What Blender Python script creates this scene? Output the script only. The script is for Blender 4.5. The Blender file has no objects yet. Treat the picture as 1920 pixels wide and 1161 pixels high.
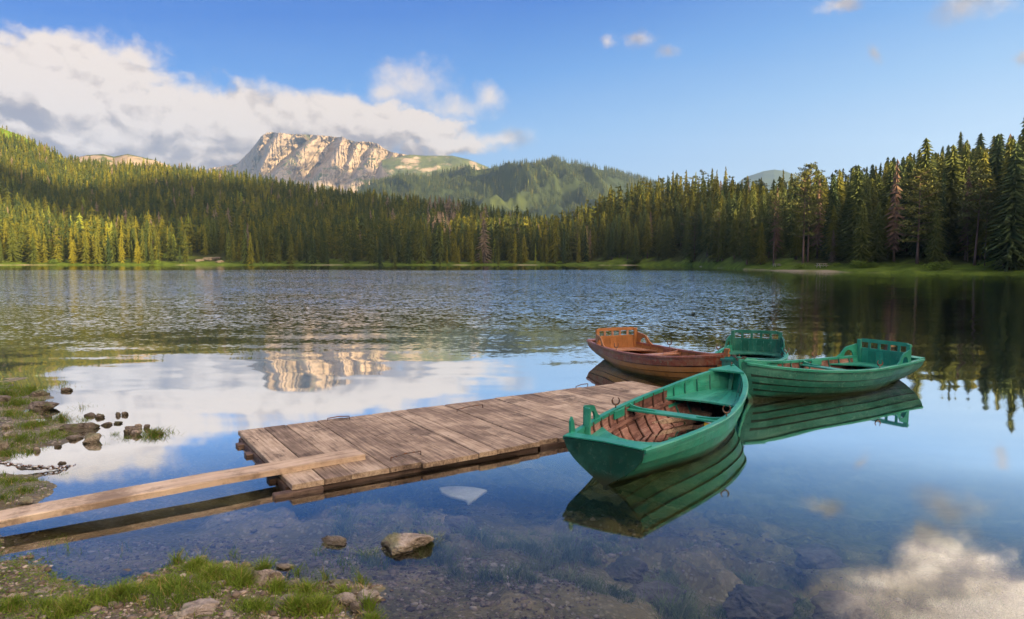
import bpy, bmesh, math, random
import numpy as np
from mathutils import Vector, Matrix

# ---------------------------------------------------------------- camera
F, CX, CY, H = 1300.0, 960.0, 580.5, 2.1
PITCH = math.atan(92.5 / 1300)
cp, sp = math.cos(PITCH), math.sin(PITCH)
scene = bpy.context.scene
col = scene.collection
cam_d = bpy.data.cameras.new("camera")
cam_d.sensor_width = 36.0
cam_d.lens = 36.0 * F / 1920.0
cam_d.clip_start = 0.05
cam_d.clip_end = 30000
cam = bpy.data.objects.new("camera", cam_d)
col.objects.link(cam)
cam.location = (0, 0, H)
cam.rotation_euler = (math.pi / 2 - PITCH, 0, 0)
scene.camera = cam

# ---------------------------------------------------------------- light
SUN_EL = math.radians(14.5)
SUN_AZ = math.radians(130)          # clockwise from +Y (view direction)
SUN = Vector((math.sin(SUN_AZ) * math.cos(SUN_EL), math.cos(SUN_AZ) * math.cos(SUN_EL), math.sin(SUN_EL)))
sl = bpy.data.lights.new("sun", 'SUN')
sl.energy = 5.0
sl.angle = math.radians(0.5)
sl.color = (1.0, 0.70, 0.36)
so = bpy.data.objects.new("sun", sl)
col.objects.link(so)
so.rotation_euler = SUN.to_track_quat('Z', 'Y').to_euler()

scene.render.engine = 'CYCLES'
cy = scene.cycles
cy.use_denoising = True
cy.max_bounces = 8
cy.diffuse_bounces = 2
cy.glossy_bounces = 4
cy.transparent_max_bounces = 8
cy.volume_bounces = 0
cy.caustics_reflective = False
cy.caustics_refractive = False
cy.sample_clamp_indirect = 4
scene.view_settings.view_transform = 'Standard'
scene.view_settings.look = 'None'
EXPO = 2.0
scene.view_settings.exposure = EXPO
scene.view_settings.gamma = 1


def pix_dir(px, py):
    dx, dy = (px - CX) / F, (CY - py) / F
    return dx, cp + dy * sp, -sp + dy * cp


def at(px, py, z=0.0):
    d = pix_dir(px, py)
    t = (z - H) / d[2]
    return Vector((d[0] * t, d[1] * t, z))


def atY(px, py, Y):
    d = pix_dir(px, py)
    t = Y / d[1]
    return Vector((d[0] * t, Y, H + d[2] * t))


def azel(px, py):
    d = pix_dir(px, py)
    return math.atan2(d[0], d[1]), math.atan2(d[2], math.hypot(d[0], d[1]))


class NT:
    """small helper to wire node trees"""
    def __init__(s, tree):
        s.t = tree
        s.n = tree.nodes
        s.l = tree.links

    def node(s, typ, **kw):
        n = s.n.new(typ)
        for k, v in kw.items():
            setattr(n, k, v)
        return n

    def put(s, sock, v):
        if isinstance(v, bpy.types.NodeSocket):
            s.l.new(v, sock)
        else:
            if hasattr(sock, 'default_value'):
                try:
                    sock.default_value = v
                except Exception:
                    sock.default_value = tuple(v) + (1.0,)

    def math(s, op, a, b=None, c=None, clamp=False):
        n = s.node('ShaderNodeMath', operation=op, use_clamp=clamp)
        s.put(n.inputs[0], a)
        if b is not None:
            s.put(n.inputs[1], b)
        if c is not None:
            s.put(n.inputs[2], c)
        return n.outputs[0]

    def vmath(s, op, a, b=None):
        n = s.node('ShaderNodeVectorMath', operation=op)
        s.put(n.inputs[0], a)
        if b is not None:
            if op == 'SCALE':
                s.put(n.inputs['Scale'], b)
            else:
                s.put(n.inputs[1], b)
        return n.outputs['Value'] if op in ('LENGTH', 'DOT_PRODUCT') else n.outputs[0]

    def noise(s, vec, scale, detail=4, rough=0.5, out='Fac', dist=0.0):
        n = s.node('ShaderNodeTexNoise')
        if vec is not None:
            s.put(n.inputs['Vector'], vec)
        n.inputs['Scale'].default_value = scale
        n.inputs['Detail'].default_value = detail
        n.inputs['Roughness'].default_value = rough
        n.inputs['Distortion'].default_value = dist
        return n.outputs[out] if out == 'Fac' else n.outputs['Color']

    def smooth(s, v, a, b, x0=0.0, x1=1.0):
        n = s.node('ShaderNodeMapRange', interpolation_type='SMOOTHSTEP')
        s.put(n.inputs[0], v)
        for i, x in ((1, a), (2, b), (3, x0), (4, x1)):
            n.inputs[i].default_value = x
        return n.outputs[0]

    def mix(s, fac, a, b, blend='MIX'):
        n = s.node('ShaderNodeMix', data_type='RGBA', blend_type=blend)
        s.put(n.inputs[0], fac)
        s.put(n.inputs[6], a if isinstance(a, bpy.types.NodeSocket) else tuple(a)[:3] + (1.0,))
        s.put(n.inputs[7], b if isinstance(b, bpy.types.NodeSocket) else tuple(b)[:3] + (1.0,))
        return n.outputs[2]

    def ramp(s, fac, stops):
        n = s.node('ShaderNodeValToRGB')
        cr = n.color_ramp
        while len(cr.elements) < len(stops):
            cr.elements.new(0.5)
        for e, (p, c) in zip(cr.elements, stops):
            e.position = p
            e.color = tuple(c)[:3] + (1.0,)
        s.put(n.inputs[0], fac)
        return n.outputs[0]

    def xyz(s, v):
        n = s.node('ShaderNodeSeparateXYZ')
        s.put(n.inputs[0], v)
        return n.outputs

    def comb(s, x, y, z):
        n = s.node('ShaderNodeCombineXYZ')
        for i, v in enumerate((x, y, z)):
            s.put(n.inputs[i], v)
        return n.outputs[0]


# ---------------------------------------------------------------- world: Nishita sky with clouds at infinity
def build_world():
    w = bpy.data.worlds.new("World")
    scene.world = w
    w.use_nodes = True
    T = NT(w.node_tree)
    T.n.clear()
    out = T.node('ShaderNodeOutputWorld')
    bg = T.node('ShaderNodeBackground')
    T.l.new(bg.outputs[0], out.inputs[0])
    sky = T.node('ShaderNodeTexSky', sky_type='NISHITA')
    sky.sun_disc = False
    sky.sun_elevation = SUN_EL
    sky.sun_rotation = SUN_AZ
    sky.altitude = 1400
    sky.air_density = 1.0
    sky.dust_density = 0.6
    sky.ozone_density = 1.6
    tc = T.node('ShaderNodeTexCoord')
    d = tc.outputs['Generated']
    X, Y, Z = T.xyz(d)
    az = T.math('ARCTAN2', X, Y)
    el = T.math('ARCSINE', Z)
    base = T.comb(az, el, 0.0)
    nz = T.vmath('SUBTRACT', T.noise(d, 9, 6, 0.62, 'Color'), (0.5, 0.5, 0.5))
    p = T.vmath('ADD', base, T.vmath('MULTIPLY', nz, (0.15, 0.09, 0)))
    # ellipses: px, py, half width, half height in photograph pixels, weight
    big = [(20, 160, 130, 82), (110, 155, 115, 85), (210, 180, 110, 85), (60, 240, 150, 70), (330, 225, 140, 70), (470, 240, 140, 62), (600, 235, 120, 62), (700, 240, 130, 45),
           (790, 245, 80, 32), (820, 262, 90, 22), (200, 250, 260, 55), (560, 275, 280, 40), (350, 292, 180, 30), (420, 300, 90, 30), (820, 250, 90, 34), (860, 275, 70, 20), (90, 112, 90, 50), (20, 125, 80, 50), (-120, 190, 190, 130), (-350, 150, 250, 160),
           (800, 232, 70, 26)]
    soft = [(775, 162, 62, 26), (730, 178, 50, 18), (860, 205, 50, 20), (905, 190, 34, 20), (930, 268, 60, 14)]
    wisps = [ (900, 192, 26, 16), (950, 272, 34, 9), (880, 285, 60, 8), (1152, 76, 15, 12), (1196, 68, 24, 13), (1255, 95, 20, 11), (1640, 96, 11, 11),
           (1832, 4, 44, 18), (1905, 100, 12, 9), (0, 62, 26, 10), (1570, 14, 36, 8)]
    # first row: cloud seen only as its mirror image in the lake, above the top right of the frame
    over = [(32.6, 20.4, 3.6, 3.2), (34.5, 24, 8, 3.6), (41, 21.5, 5, 3), (33, 30, 9, 5), (46, 27, 8, 4), (50, 32, 14, 8),
            (150, 25, 40, 12), (-150, 30, 40, 12), (-80, 45, 25, 9), (95, 38, 35, 12), (0, 72, 60, 14), (130, 45, 45, 14), (170, 50, 45, 12)]  # this row: unseen clouds added overhead and behind as fill light
    # order: bank, clouds out of the frame, then thin wisps
    E = []
    for px, py, a, b in big:
        c = azel(px, py)
        E.append((c[0], c[1], a * 1.15 / F, b * 1.15 / F))
    for a, e, sa, se in over:
        E.append((math.radians(a), math.radians(e), math.radians(sa), math.radians(se)))
    NW = len(E)
    for px, py, a, b in wisps:
        c = azel(px, py)
        E.append((c[0], c[1], a * 1.7 / F, b * 1.7 / F))
    for px, py, a, b in soft:
        c = azel(px, py)
        E.append((c[0], c[1], a * 1.9 / F, b * 1.9 / F))
    for a, e, sa, se in [(32.6, 19.7, 4.6, 3.4), (35.5, 22.5, 9, 4.5), (42, 21, 7, 4), (28, 24, 6, 3)]:
        E.append((math.radians(a), math.radians(e), math.radians(sa), math.radians(se)))

    def field(pt, lst):
        acc = None
        for (ca, ce, sa, se) in lst:
            q = T.vmath('MULTIPLY', T.vmath('SUBTRACT', pt, (ca, ce, 0)), (1 / sa, 1 / se, 0))
            v = T.math('SUBTRACT', 1.0, T.vmath('LENGTH', q))
            acc = v if acc is None else T.math('SMOOTH_MAX', acc, v, 0.25)
        return acc
    f0 = field(p, E[:NW])
    f1 = field(T.vmath('ADD', p, (0.022, 0.032, 0)), E[:NW])
    wv = T.vmath('SCALE', T.vmath('SUBTRACT', T.noise(d, 22, 5, 0.6, 'Color'), (0.5, 0.5, 0.5)), 0.055)

    def puff(q):
        q = T.vmath('ADD', q, wv)
        a = T.math('ABSOLUTE', T.math('MULTIPLY', T.math('SUBTRACT', T.noise(q, 9, 1, 0.5), 0.5), 5.0))
        b_ = T.math('ABSOLUTE', T.math('MULTIPLY', T.math('SUBTRACT', T.noise(q, 21, 1, 0.5), 0.5), 5.0))
        v = T.math('ADD', T.math('MULTIPLY', a, 0.22), T.math('MULTIPLY', b_, 0.10))
        return T.math('ADD', v, T.math('MULTIPLY', T.noise(q, 9, 6, 0.58), 0.9))
    fine = puff(T.vmath('MULTIPLY', d, (1, 1, 1.5)))
    fine2 = puff(T.vmath('ADD', T.vmath('MULTIPLY', d, (1, 1, 1.5)), (0.010, -0.003, 0.014)))
    dens = T.math('ADD', f0, T.math('MULTIPLY', T.math('SUBTRACT', fine, 0.60), 0.95))
    dens = T.math('ADD', dens, 0.03)
    mask = T.smooth(dens, 0.0, 0.36)
    fw = field(T.vmath('ADD', base, T.vmath('MULTIPLY', nz, (0.10, 0.06, 0))), E[NW:])
    wm = T.smooth(T.math('ADD', fw, T.math('MULTIPLY', T.math('SUBTRACT', T.noise(d, 26, 6, 0.65), 0.5), 1.5)), 0.05, 1.15, 0, 0.9)
    mask = T.math('MAXIMUM', mask, wm)
    # light on the billows: brighter where the cloud thins towards the sun and the top
    g = T.math('SUBTRACT', f0, f1)
    g2 = T.math('SUBTRACT', fine, fine2)
    lum = T.math('ADD', T.math('MULTIPLY', g, 0.85), T.math('MULTIPLY', g2, 3.4))
    lum = T.math('ADD', lum, T.math('MULTIPLY', T.math('SUBTRACT', T.noise(d, 5.5, 4, 0.5), 0.5), 0.7))
    lum = T.math('ADD', lum, 0.67)
    # darker flat bases
    bs = T.smooth(T.math('ADD', el, T.math('MULTIPLY', T.math('SUBTRACT', T.noise(d, 8, 4, 0.5), 0.5), 0.12)), 0.135, 0.20, 0.20, 0)
    lum = T.math('SUBTRACT', lum, bs)
    ccol = T.ramp(lum, [(0.0, (0.33, 0.30, 0.335)), (0.35, (0.46, 0.415, 0.41)), (0.68, (0.72, 0.655, 0.60)), (1.0, (0.92, 0.86, 0.79))])
    KC = 2 ** -EXPO * CLOUD
    ccol = T.mix(1.0, ccol, (KC * 1.20, KC * 1.07, KC * 0.98), 'MULTIPLY')
    # added clouds behind and overhead, boosted far brighter and warmed as unseen fill light
    sunside = T.vmath('DOT_PRODUCT', d, (SUN.x, SUN.y, 0.35))
    br = T.math('ADD', T.smooth(sunside, 0.0, 0.8, 1.0, BACK_FILL), T.smooth(Z, 0.5, 0.85, 0.0, 2.6))
    ccol = T.mix(T.smooth(sunside, 0.1, 0.8), ccol, T.mix(1.0, ccol, (1.0, .86, .68), 'MULTIPLY'))
    br = T.math('MULTIPLY', br, T.math('ADD', 1.0, T.math('MULTIPLY', T.math('MULTIPLY', T.smooth(az, 0.38, 0.5), T.smooth(az, 0.75, 0.95, 1, 0)), T.math('MULTIPLY', T.smooth(el, 0.31, 0.36, 0, 2.8), T.smooth(el, 0.5, 0.65, 1, 0)))))
    ccol = T.vmath('SCALE', ccol, br)
    # sky: nishita graded to the photograph's blue
    skc = T.mix(1.0, sky.outputs[0], (0.34 * SKY, 0.78 * SKY, 1.32 * SKY), 'MULTIPLY')
    # bright thin air near the horizon
    K = 2 ** -EXPO
    hz = T.math('POWER', T.math('SUBTRACT', 1.0, T.math('ABSOLUTE', Z)), 7.0)
    ze = T.math('SUBTRACT', Z, T.math('MULTIPLY', T.math('MAXIMUM', T.math('MINIMUM', az, 0.6), -0.6), 0.10))
    gr = T.ramp(ze, [(0.0, (.60 * K, .71 * K, .84 * K)), (.08, (.49 * K, .64 * K, .83 * K)), (.17, (.27 * K, .50 * K, .82 * K)), (.25, (.10 * K, .33 * K, .76 * K)), (.34, (.0 * K, .15 * K, .62 * K)), (.5, (.0 * K, .10 * K, .48 * K)), (1.0, (.01 * K, .09 * K, .38 * K))])
    skc = T.mix(0.92, skc, gr)
    # thin high streaks
    st = T.smooth(T.noise(T.vmath('MULTIPLY', d, (2, 2, 14)), 2.2, 5, 0.6), 0.45, 0.8, 0, 0.15)
    skc = T.mix(T.math('MULTIPLY', st, T.math('POWER', T.math('SUBTRACT', 1.0, T.math('ABSOLUTE', Z)), 5.0)), skc, (0.6 * K, 0.70 * K, 0.86 * K))
    fin = T.mix(T.math('MULTIPLY', mask, 0.97), skc, ccol)
    T.l.new(fin, bg.inputs[0])
    bg.inputs[1].default_value = 1.0
    return w


SKY = 0.09      # strength of the Nishita sky
CLOUD = 1.0
BACK_FILL = 6.3  # boost of the added fill clouds behind the camera
build_world()


# ---------------------------------------------------------------- numpy noise
def _hash(ix, iy, seed):
    h = (ix.astype(np.int64) * 374761393 + iy.astype(np.int64) * 668265263 + seed * 1442695041) & 0xffffffff
    h = ((h ^ (h >> 13)) * 1274126177) & 0xffffffff
    h = h ^ (h >> 16)
    return (h & 0xffff) / 65535.0


def vnoise(x, y, seed=0):
    x = np.asarray(x, float); y = np.asarray(y, float)
    ix, iy = np.floor(x), np.floor(y)
    fx, fy = x - ix, y - iy
    u, v = fx * fx * fx * (fx * (fx * 6 - 15) + 10), fy * fy * fy * (fy * (fy * 6 - 15) + 10)
    a = _hash(ix, iy, seed); b = _hash(ix + 1, iy, seed); c = _hash(ix, iy + 1, seed); d = _hash(ix + 1, iy + 1, seed)
    return (a + (b - a) * u) * (1 - v) + (c + (d - c) * u) * v


def fbm(x, y, seed=0, octv=5, gain=0.5, ridged=False):
    s, a, t = 0.0, 1.0, 0.0
    x = np.asarray(x, float); y = np.asarray(y, float)
    for o in range(octv):
        n = vnoise(x, y, seed + o * 17)
        if ridged:
            n = 1 - np.abs(2 * n - 1)
        s = s + a * n
        t += a
        a *= gain
        x, y = x * 1.97 + 3.1 + y * 0.31, y * 2.03 + 7.7 - x * 0.29
    return s / t


def smoothstep(x, a, b):
    t = np.clip((np.asarray(x, float) - a) / (b - a), 0, 1)
    return t * t * (3 - 2 * t)


# ---------------------------------------------------------------- mesh helpers
def mesh_np(name, V, Fc, mat=None, parent=None, tint=None, smooth=False):
    """V (n,3), Fc (m,k) one face size, or list of arrays"""
    if isinstance(Fc, np.ndarray):
        Fc = [Fc]
    me = bpy.data.meshes.new(name)
    V = np.asarray(V, np.float32)
    me.vertices.add(len(V))
    me.vertices.foreach_set('co', V.ravel())
    loops = np.concatenate([f.ravel() for f in Fc]).astype(np.int32)
    cnt = np.concatenate([np.full(len(f), f.shape[1], np.int32) for f in Fc])
    me.loops.add(len(loops))
    me.loops.foreach_set('vertex_index', loops)
    me.polygons.add(len(cnt))
    st = np.zeros(len(cnt), np.int32)
    st[1:] = np.cumsum(cnt)[:-1]
    me.polygons.foreach_set('loop_start', st)
    if tint is not None:
        a = me.attributes.new('tint', 'FLOAT', 'POINT')
        a.data.foreach_set('value', np.asarray(tint, np.float32))
    me.update(calc_edges=True)
    if smooth:
        me.polygons.foreach_set('use_smooth', np.ones(len(cnt), bool))
    if mat:
        me.materials.append(mat)
    o = bpy.data.objects.new(name, me)
    col.objects.link(o)
    if parent:
        o.parent = parent
    return o


class MB:
    def __init__(s):
        s.v, s.f, s.t = [], [], []

    def add(s, vs, fs, tint=0.5):
        b = len(s.v)
        s.v += [tuple(float(c) for c in v) for v in vs]
        s.f += [tuple(i + b for i in f) for f in fs]
        s.t += [tint] * len(vs)

    def box(s, x0, x1, y0, y1, z0, z1, tint=0.5, jit=0.0):
        vs = [(x, y, z) for x in (x0, x1) for y in (y0, y1) for z in (z0, z1)]
        if jit:
            vs = [(x + random.uniform(-jit, jit), y + random.uniform(-jit, jit), z + random.uniform(-jit, jit) * .5) for x, y, z in vs]
        s.add(vs, [(0, 1, 3, 2), (4, 6, 7, 5), (0, 4, 5, 1), (2, 3, 7, 6), (0, 2, 6, 4), (1, 5, 7, 3)], tint)

    def tube(s, pts, r, n=8, tint=0.5, closed=False):
        pts = [Vector(p) for p in pts]
        rings = []
        m = len(pts)
        up = Vector((0, 0, 1))
        for i, p in enumerate(pts):
            a = pts[(i - 1) % m] if (i or closed) else p
            b = pts[(i + 1) % m] if (i < m - 1 or closed) else p
            t = (b - a).normalized()
            u = t.cross(up if abs(t.z) < .9 else Vector((1, 0, 0))).normalized()
            w = u.cross(t)
            rr = r[i] if isinstance(r, (list, tuple)) else r
            rings.append([p + (u * math.cos(k * 2 * math.pi / n) + w * math.sin(k * 2 * math.pi / n)) * rr for k in range(n)])
        vs = [q for R_ in rings for q in R_]
        fs = []
        for i in range(m if closed else m - 1):
            j = (i + 1) % m
            for k in range(n):
                fs.append((i * n + k, i * n + (k + 1) % n, j * n + (k + 1) % n, j * n + k))
        if not closed:
            fs += [tuple(range(n - 1, -1, -1)), tuple(range((m - 1) * n, m * n))]
        s.add(vs, fs, tint)

    def sweep(s, secs, tint=0.5, cap=True):
        """secs: list of equal-length point loops"""
        n = len(secs[0])
        vs = [q for S in secs for q in S]
        fs = []
        for i in range(len(secs) - 1):
            for k in range(n):
                fs.append((i * n + k, i * n + (k + 1) % n, (i + 1) * n + (k + 1) % n, (i + 1) * n + k))
        if cap:
            fs += [tuple(range(n - 1, -1, -1)), tuple(range((len(secs) - 1) * n, len(secs) * n))]
        s.add(vs, fs, tint)

    def prism(s, poly, axis_off, tint=0.5):
        """poly: list of 3D points (planar), extruded by vector axis_off"""
        n = len(poly)
        a = [Vector(p) for p in poly]
        b = [p + Vector(axis_off) for p in a]
        s.add(a + b, [tuple(range(n - 1, -1, -1)), tuple(range(n, 2 * n))] + [(i, (i + 1) % n, n + (i + 1) % n, n + i) for i in range(n)], tint)

    def build(s, name, mat, parent=None, bevel=0.0, smooth=False, fix=True):
        me = bpy.data.meshes.new(name)
        me.from_pydata(s.v, [], s.f)
        at_ = me.attributes.new('tint', 'FLOAT', 'POINT')
        at_.data.foreach_set('value', np.array([float(q) for q in s.t], np.float32))
        bm = bmesh.new()
        bm.from_mesh(me)
        if fix:
            bmesh.ops.recalc_face_normals(bm, faces=bm.faces)
        ng = [f for f in bm.faces if len(f.verts) > 4]
        if ng:
            bmesh.ops.triangulate(bm, faces=ng)
        bm.to_mesh(me)
        bm.free()
        if smooth:
            me.polygons.foreach_set('use_smooth', [True] * len(me.polygons))
        me.materials.append(mat)
        o = bpy.data.objects.new(name, me)
        col.objects.link(o)
        if parent:
            o.parent = parent
        if bevel:
            m = o.modifiers.new('bevel', 'BEVEL')
            m.width = bevel
            m.segments = 2
            m.limit_method = 'ANGLE'
        return o


def tag(o, label=None, cat=None, group=None, kind=None):
    if label:
        o['label'] = label
    if cat:
        o['category'] = cat
    if group:
        o['group'] = group
    if kind:
        o['kind'] = kind
    return o


def empty(name, loc=(0, 0, 0), rz=0.0):
    o = bpy.data.objects.new(name, None)
    o.empty_display_size = 0.2
    col.objects.link(o)
    o.location = loc
    o.rotation_euler = (0, 0, rz)
    return o


# ---------------------------------------------------------------- materials
def new_mat(name, rough=0.8, spec=0.3):
    m = bpy.data.materials.new(name)
    m.use_nodes = True
    T = NT(m.node_tree)
    b = m.node_tree.nodes['Principled BSDF']
    b.inputs['Roughness'].default_value = rough
    b.inputs['Specular IOR Level'].default_value = spec
    return m, T, b


def bump(T, b, h, dist, strength=1.0):
    n = T.node('ShaderNodeBump')
    n.inputs['Distance'].default_value = dist
    n.inputs['Strength'].default_value = strength
    T.put(n.inputs['Height'], h)
    T.l.new(n.outputs[0], b.inputs['Normal'])


def attr(T, name='tint'):
    return T.node('ShaderNodeAttribute', attribute_name=name).outputs['Fac']


def mat_foliage(name, stops, by='tint', rough=0.75, transl=0.0):
    m, T, b = new_mat(name, rough, 0.15)
    if by == 'tint':
        f = attr(T)
    else:
        f = T.node('ShaderNodeObjectInfo').outputs['Random']
        g = T.math('MULTIPLY', T.math('SUBTRACT', attr(T), 0.5), 0.35)
        f = T.math('ADD', f, g)
    T.put(b.inputs['Base Color'], T.ramp(f, stops))
    if transl:
        tr = T.node('ShaderNodeBsdfTranslucent')
        T.put(tr.inputs[0], T.ramp(f, [(p, (c[0] * 1.3, c[1] * 1.3, c[2])) for p, c in stops]))
        mx = T.node('ShaderNodeMixShader')
        mx.inputs[0].default_value = transl
        T.l.new(b.outputs[0], mx.inputs[1])
        T.l.new(tr.outputs[0], mx.inputs[2])
        T.l.new(mx.outputs[0], T.n['Material Output'].inputs[0])
    return m


G1, G2, G3 = (0.017, 0.034, 0.012), (0.038, 0.054, 0.010), (0.115, 0.112, 0.009)
DEADC = (0.13, 0.105, 0.078)
M_FOREST = mat_foliage('spruce_needles_far', [(0.0, G1), (0.35, G2), (0.85, G3), (0.93, (0.15, 0.20, 0.03)), (0.94, DEADC), (1.0, DEADC)])
M_SPRUCE = mat_foliage('spruce_needles', [(0.0, (0.038, 0.068, 0.028)), (0.5, (0.076, 0.102, 0.026)), (1.0, (0.13, 0.137, 0.022))], 'obj')
M_PINE = mat_foliage('pine_needles', [(0.0, (0.065, 0.09, 0.038)), (1.0, (0.12, 0.135, 0.038))], 'obj')
M_DEAD = mat_foliage('dead_needles', [(0.0, (0.10, 0.07, 0.052)), (1.0, (0.16, 0.11, 0.08))], 'obj')
M_BUSH = mat_foliage('bush_leaves', [(0.0, (0.07, 0.12, 0.025)), (1.0, (0.16, 0.25, 0.03))], 'obj')
M_GRASS = mat_foliage('grass_blades', [(0.0, (0.10, 0.16, 0.025)), (0.5, (0.16, 0.25, 0.03)), (0.8, (0.24, 0.32, 0.05)), (0.93, (0.34, 0.30, 0.12)), (1.0, (0.36, 0.24, 0.10))], transl=0.3, rough=0.6)
M_WEED = mat_foliage('lake_weed', [(0.0, (0.10, 0.14, 0.05)), (0.6, (0.20, 0.26, 0.10)), (1.0, (0.36, 0.36, 0.18))], rough=0.7)


def mat_bark():
    m, T, b = new_mat('bark', 0.9, 0.1)
    tc = T.node('ShaderNodeTexCoord').outputs['Object']
    n = T.noise(T.vmath('MULTIPLY', tc, (6, 6, 1.2)), 3, 4)
    z = T.xyz(tc)[2]
    c = T.ramp(n, [(0.3, (0.07, 0.05, 0.045)), (0.7, (0.22, 0.16, 0.14))])
    c = T.mix(T.smooth(z, 6, 14), c, (0.28, 0.14, 0.08))
    T.put(b.inputs['Base Color'], c)
    return m


M_BARK = mat_bark()


def mat_forest_floor():
    m, T, b = new_mat('forest_floor', 0.95, 0.05)
    pos = T.node('ShaderNodeNewGeometry').outputs['Position']
    n = T.noise(pos, 0.05, 6, 0.6)
    c = T.ramp(n, [(0.3, (0.030, 0.036, 0.016)), (0.52, (0.055, 0.068, 0.022)), (0.62, (0.13, 0.19, 0.03))])
    z = T.xyz(pos)[2]
    # grassy fringe along the water
    fr = T.smooth(T.math('ADD', z, T.math('MULTIPLY', T.math('SUBTRACT', T.noise(pos, 0.12, 4), 0.5), 2.2)), 1.0, 2.0, 1, 0)
    gr = T.ramp(T.noise(pos, 0.35, 4), [(0.3, (0.05, 0.085, 0.015)), (0.7, (0.11, 0.17, 0.025))])
    c = T.mix(fr, c, gr)
    sand = T.smooth(T.math('ADD', z, T.math('MULTIPLY', T.noise(pos, 0.09, 3), 0.8)), 0.52, 0.66, 1, 0)
    c = T.mix(T.math('MULTIPLY', sand, T.smooth(T.noise(pos, 0.03, 3), 0.5, 0.6)), c, (0.30, 0.26, 0.19))
    # upper left slope is open scrub and limestone
    up = T.smooth(T.math('ADD', z, T.math('MULTIPLY', T.noise(pos, 0.02, 3), 20)), 118, 138)
    rk = T.smooth(T.noise(pos, 0.06, 6, 0.65), 0.56, 0.62)
    c2 = T.mix(rk, (0.11, 0.20, 0.02), (0.42, 0.38, 0.28))
    c = T.mix(up, c, c2)
    T.put(b.inputs['Base Color'], c)
    bump(T, b, T.noise(pos, 0.5, 5), 0.8)
    return m


M_FLOOR = mat_forest_floor()


def mat_far_hill(name, c1, c2, c3):
    m, T, b = new_mat(name, 0.95, 0.05)
    pos = T.node('ShaderNodeNewGeometry').outputs['Position']
    n = T.noise(pos, 0.006, 6, 0.6)
    T.put(b.inputs['Base Color'], T.ramp(n, [(0.35, c1), (0.55, c2), (0.66, c3)]))
    return m


M_FARHILL = mat_far_hill('far_forest_ground', (0.025, 0.040, 0.018), (0.038, 0.055, 0.020), (0.065, 0.088, 0.022))


def mat_cliff(name='limestone_cliff', lo=0.84, hi=0.98):
    m, T, b = new_mat(name, 0.9, 0.1)
    g = T.node('ShaderNodeNewGeometry')
    pos = g.outputs['Position']
    nz = T.xyz(g.outputs['Normal'])[2]
    n = T.noise(T.vmath('MULTIPLY', pos, (1, 1, 0.35)), 0.012, 8, 0.65)
    c = T.ramp(n, [(0.3, (0.17, 0.14, 0.11)), (0.5, (0.28, 0.235, 0.18)), (0.7, (0.38, 0.325, 0.25))])
    st = T.noise(T.vmath('MULTIPLY', pos, (1, 1, 0.12)), 0.04, 5, 0.6)
    c = T.mix(T.smooth(st, 0.52, 0.68, 0, 0.7), c, (0.19, 0.15, 0.12))
    gr = T.smooth(T.math('ADD', nz, T.math('MULTIPLY', T.math('SUBTRACT', T.noise(pos, 0.009, 6, 0.7), 0.5), 1.5)), lo, hi)
    c = T.mix(gr, c, T.ramp(T.noise(pos, 0.01, 4), [(0.3, (0.045, 0.065, 0.028)), (0.7, (0.10, 0.125, 0.032))]))
    T.put(b.inputs['Base Color'], c)
    bump(T, b, T.noise(T.vmath('MULTIPLY', pos, (1, 1, 0.4)), 0.03, 8, 0.65), 6)
    return m


M_CLIFF = mat_cliff()
M_CRAG = mat_cliff('karst_slope', 0.98, 1.08)
M_SCRUB = mat_cliff('scrub_slope', 0.66, 0.84)


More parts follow.
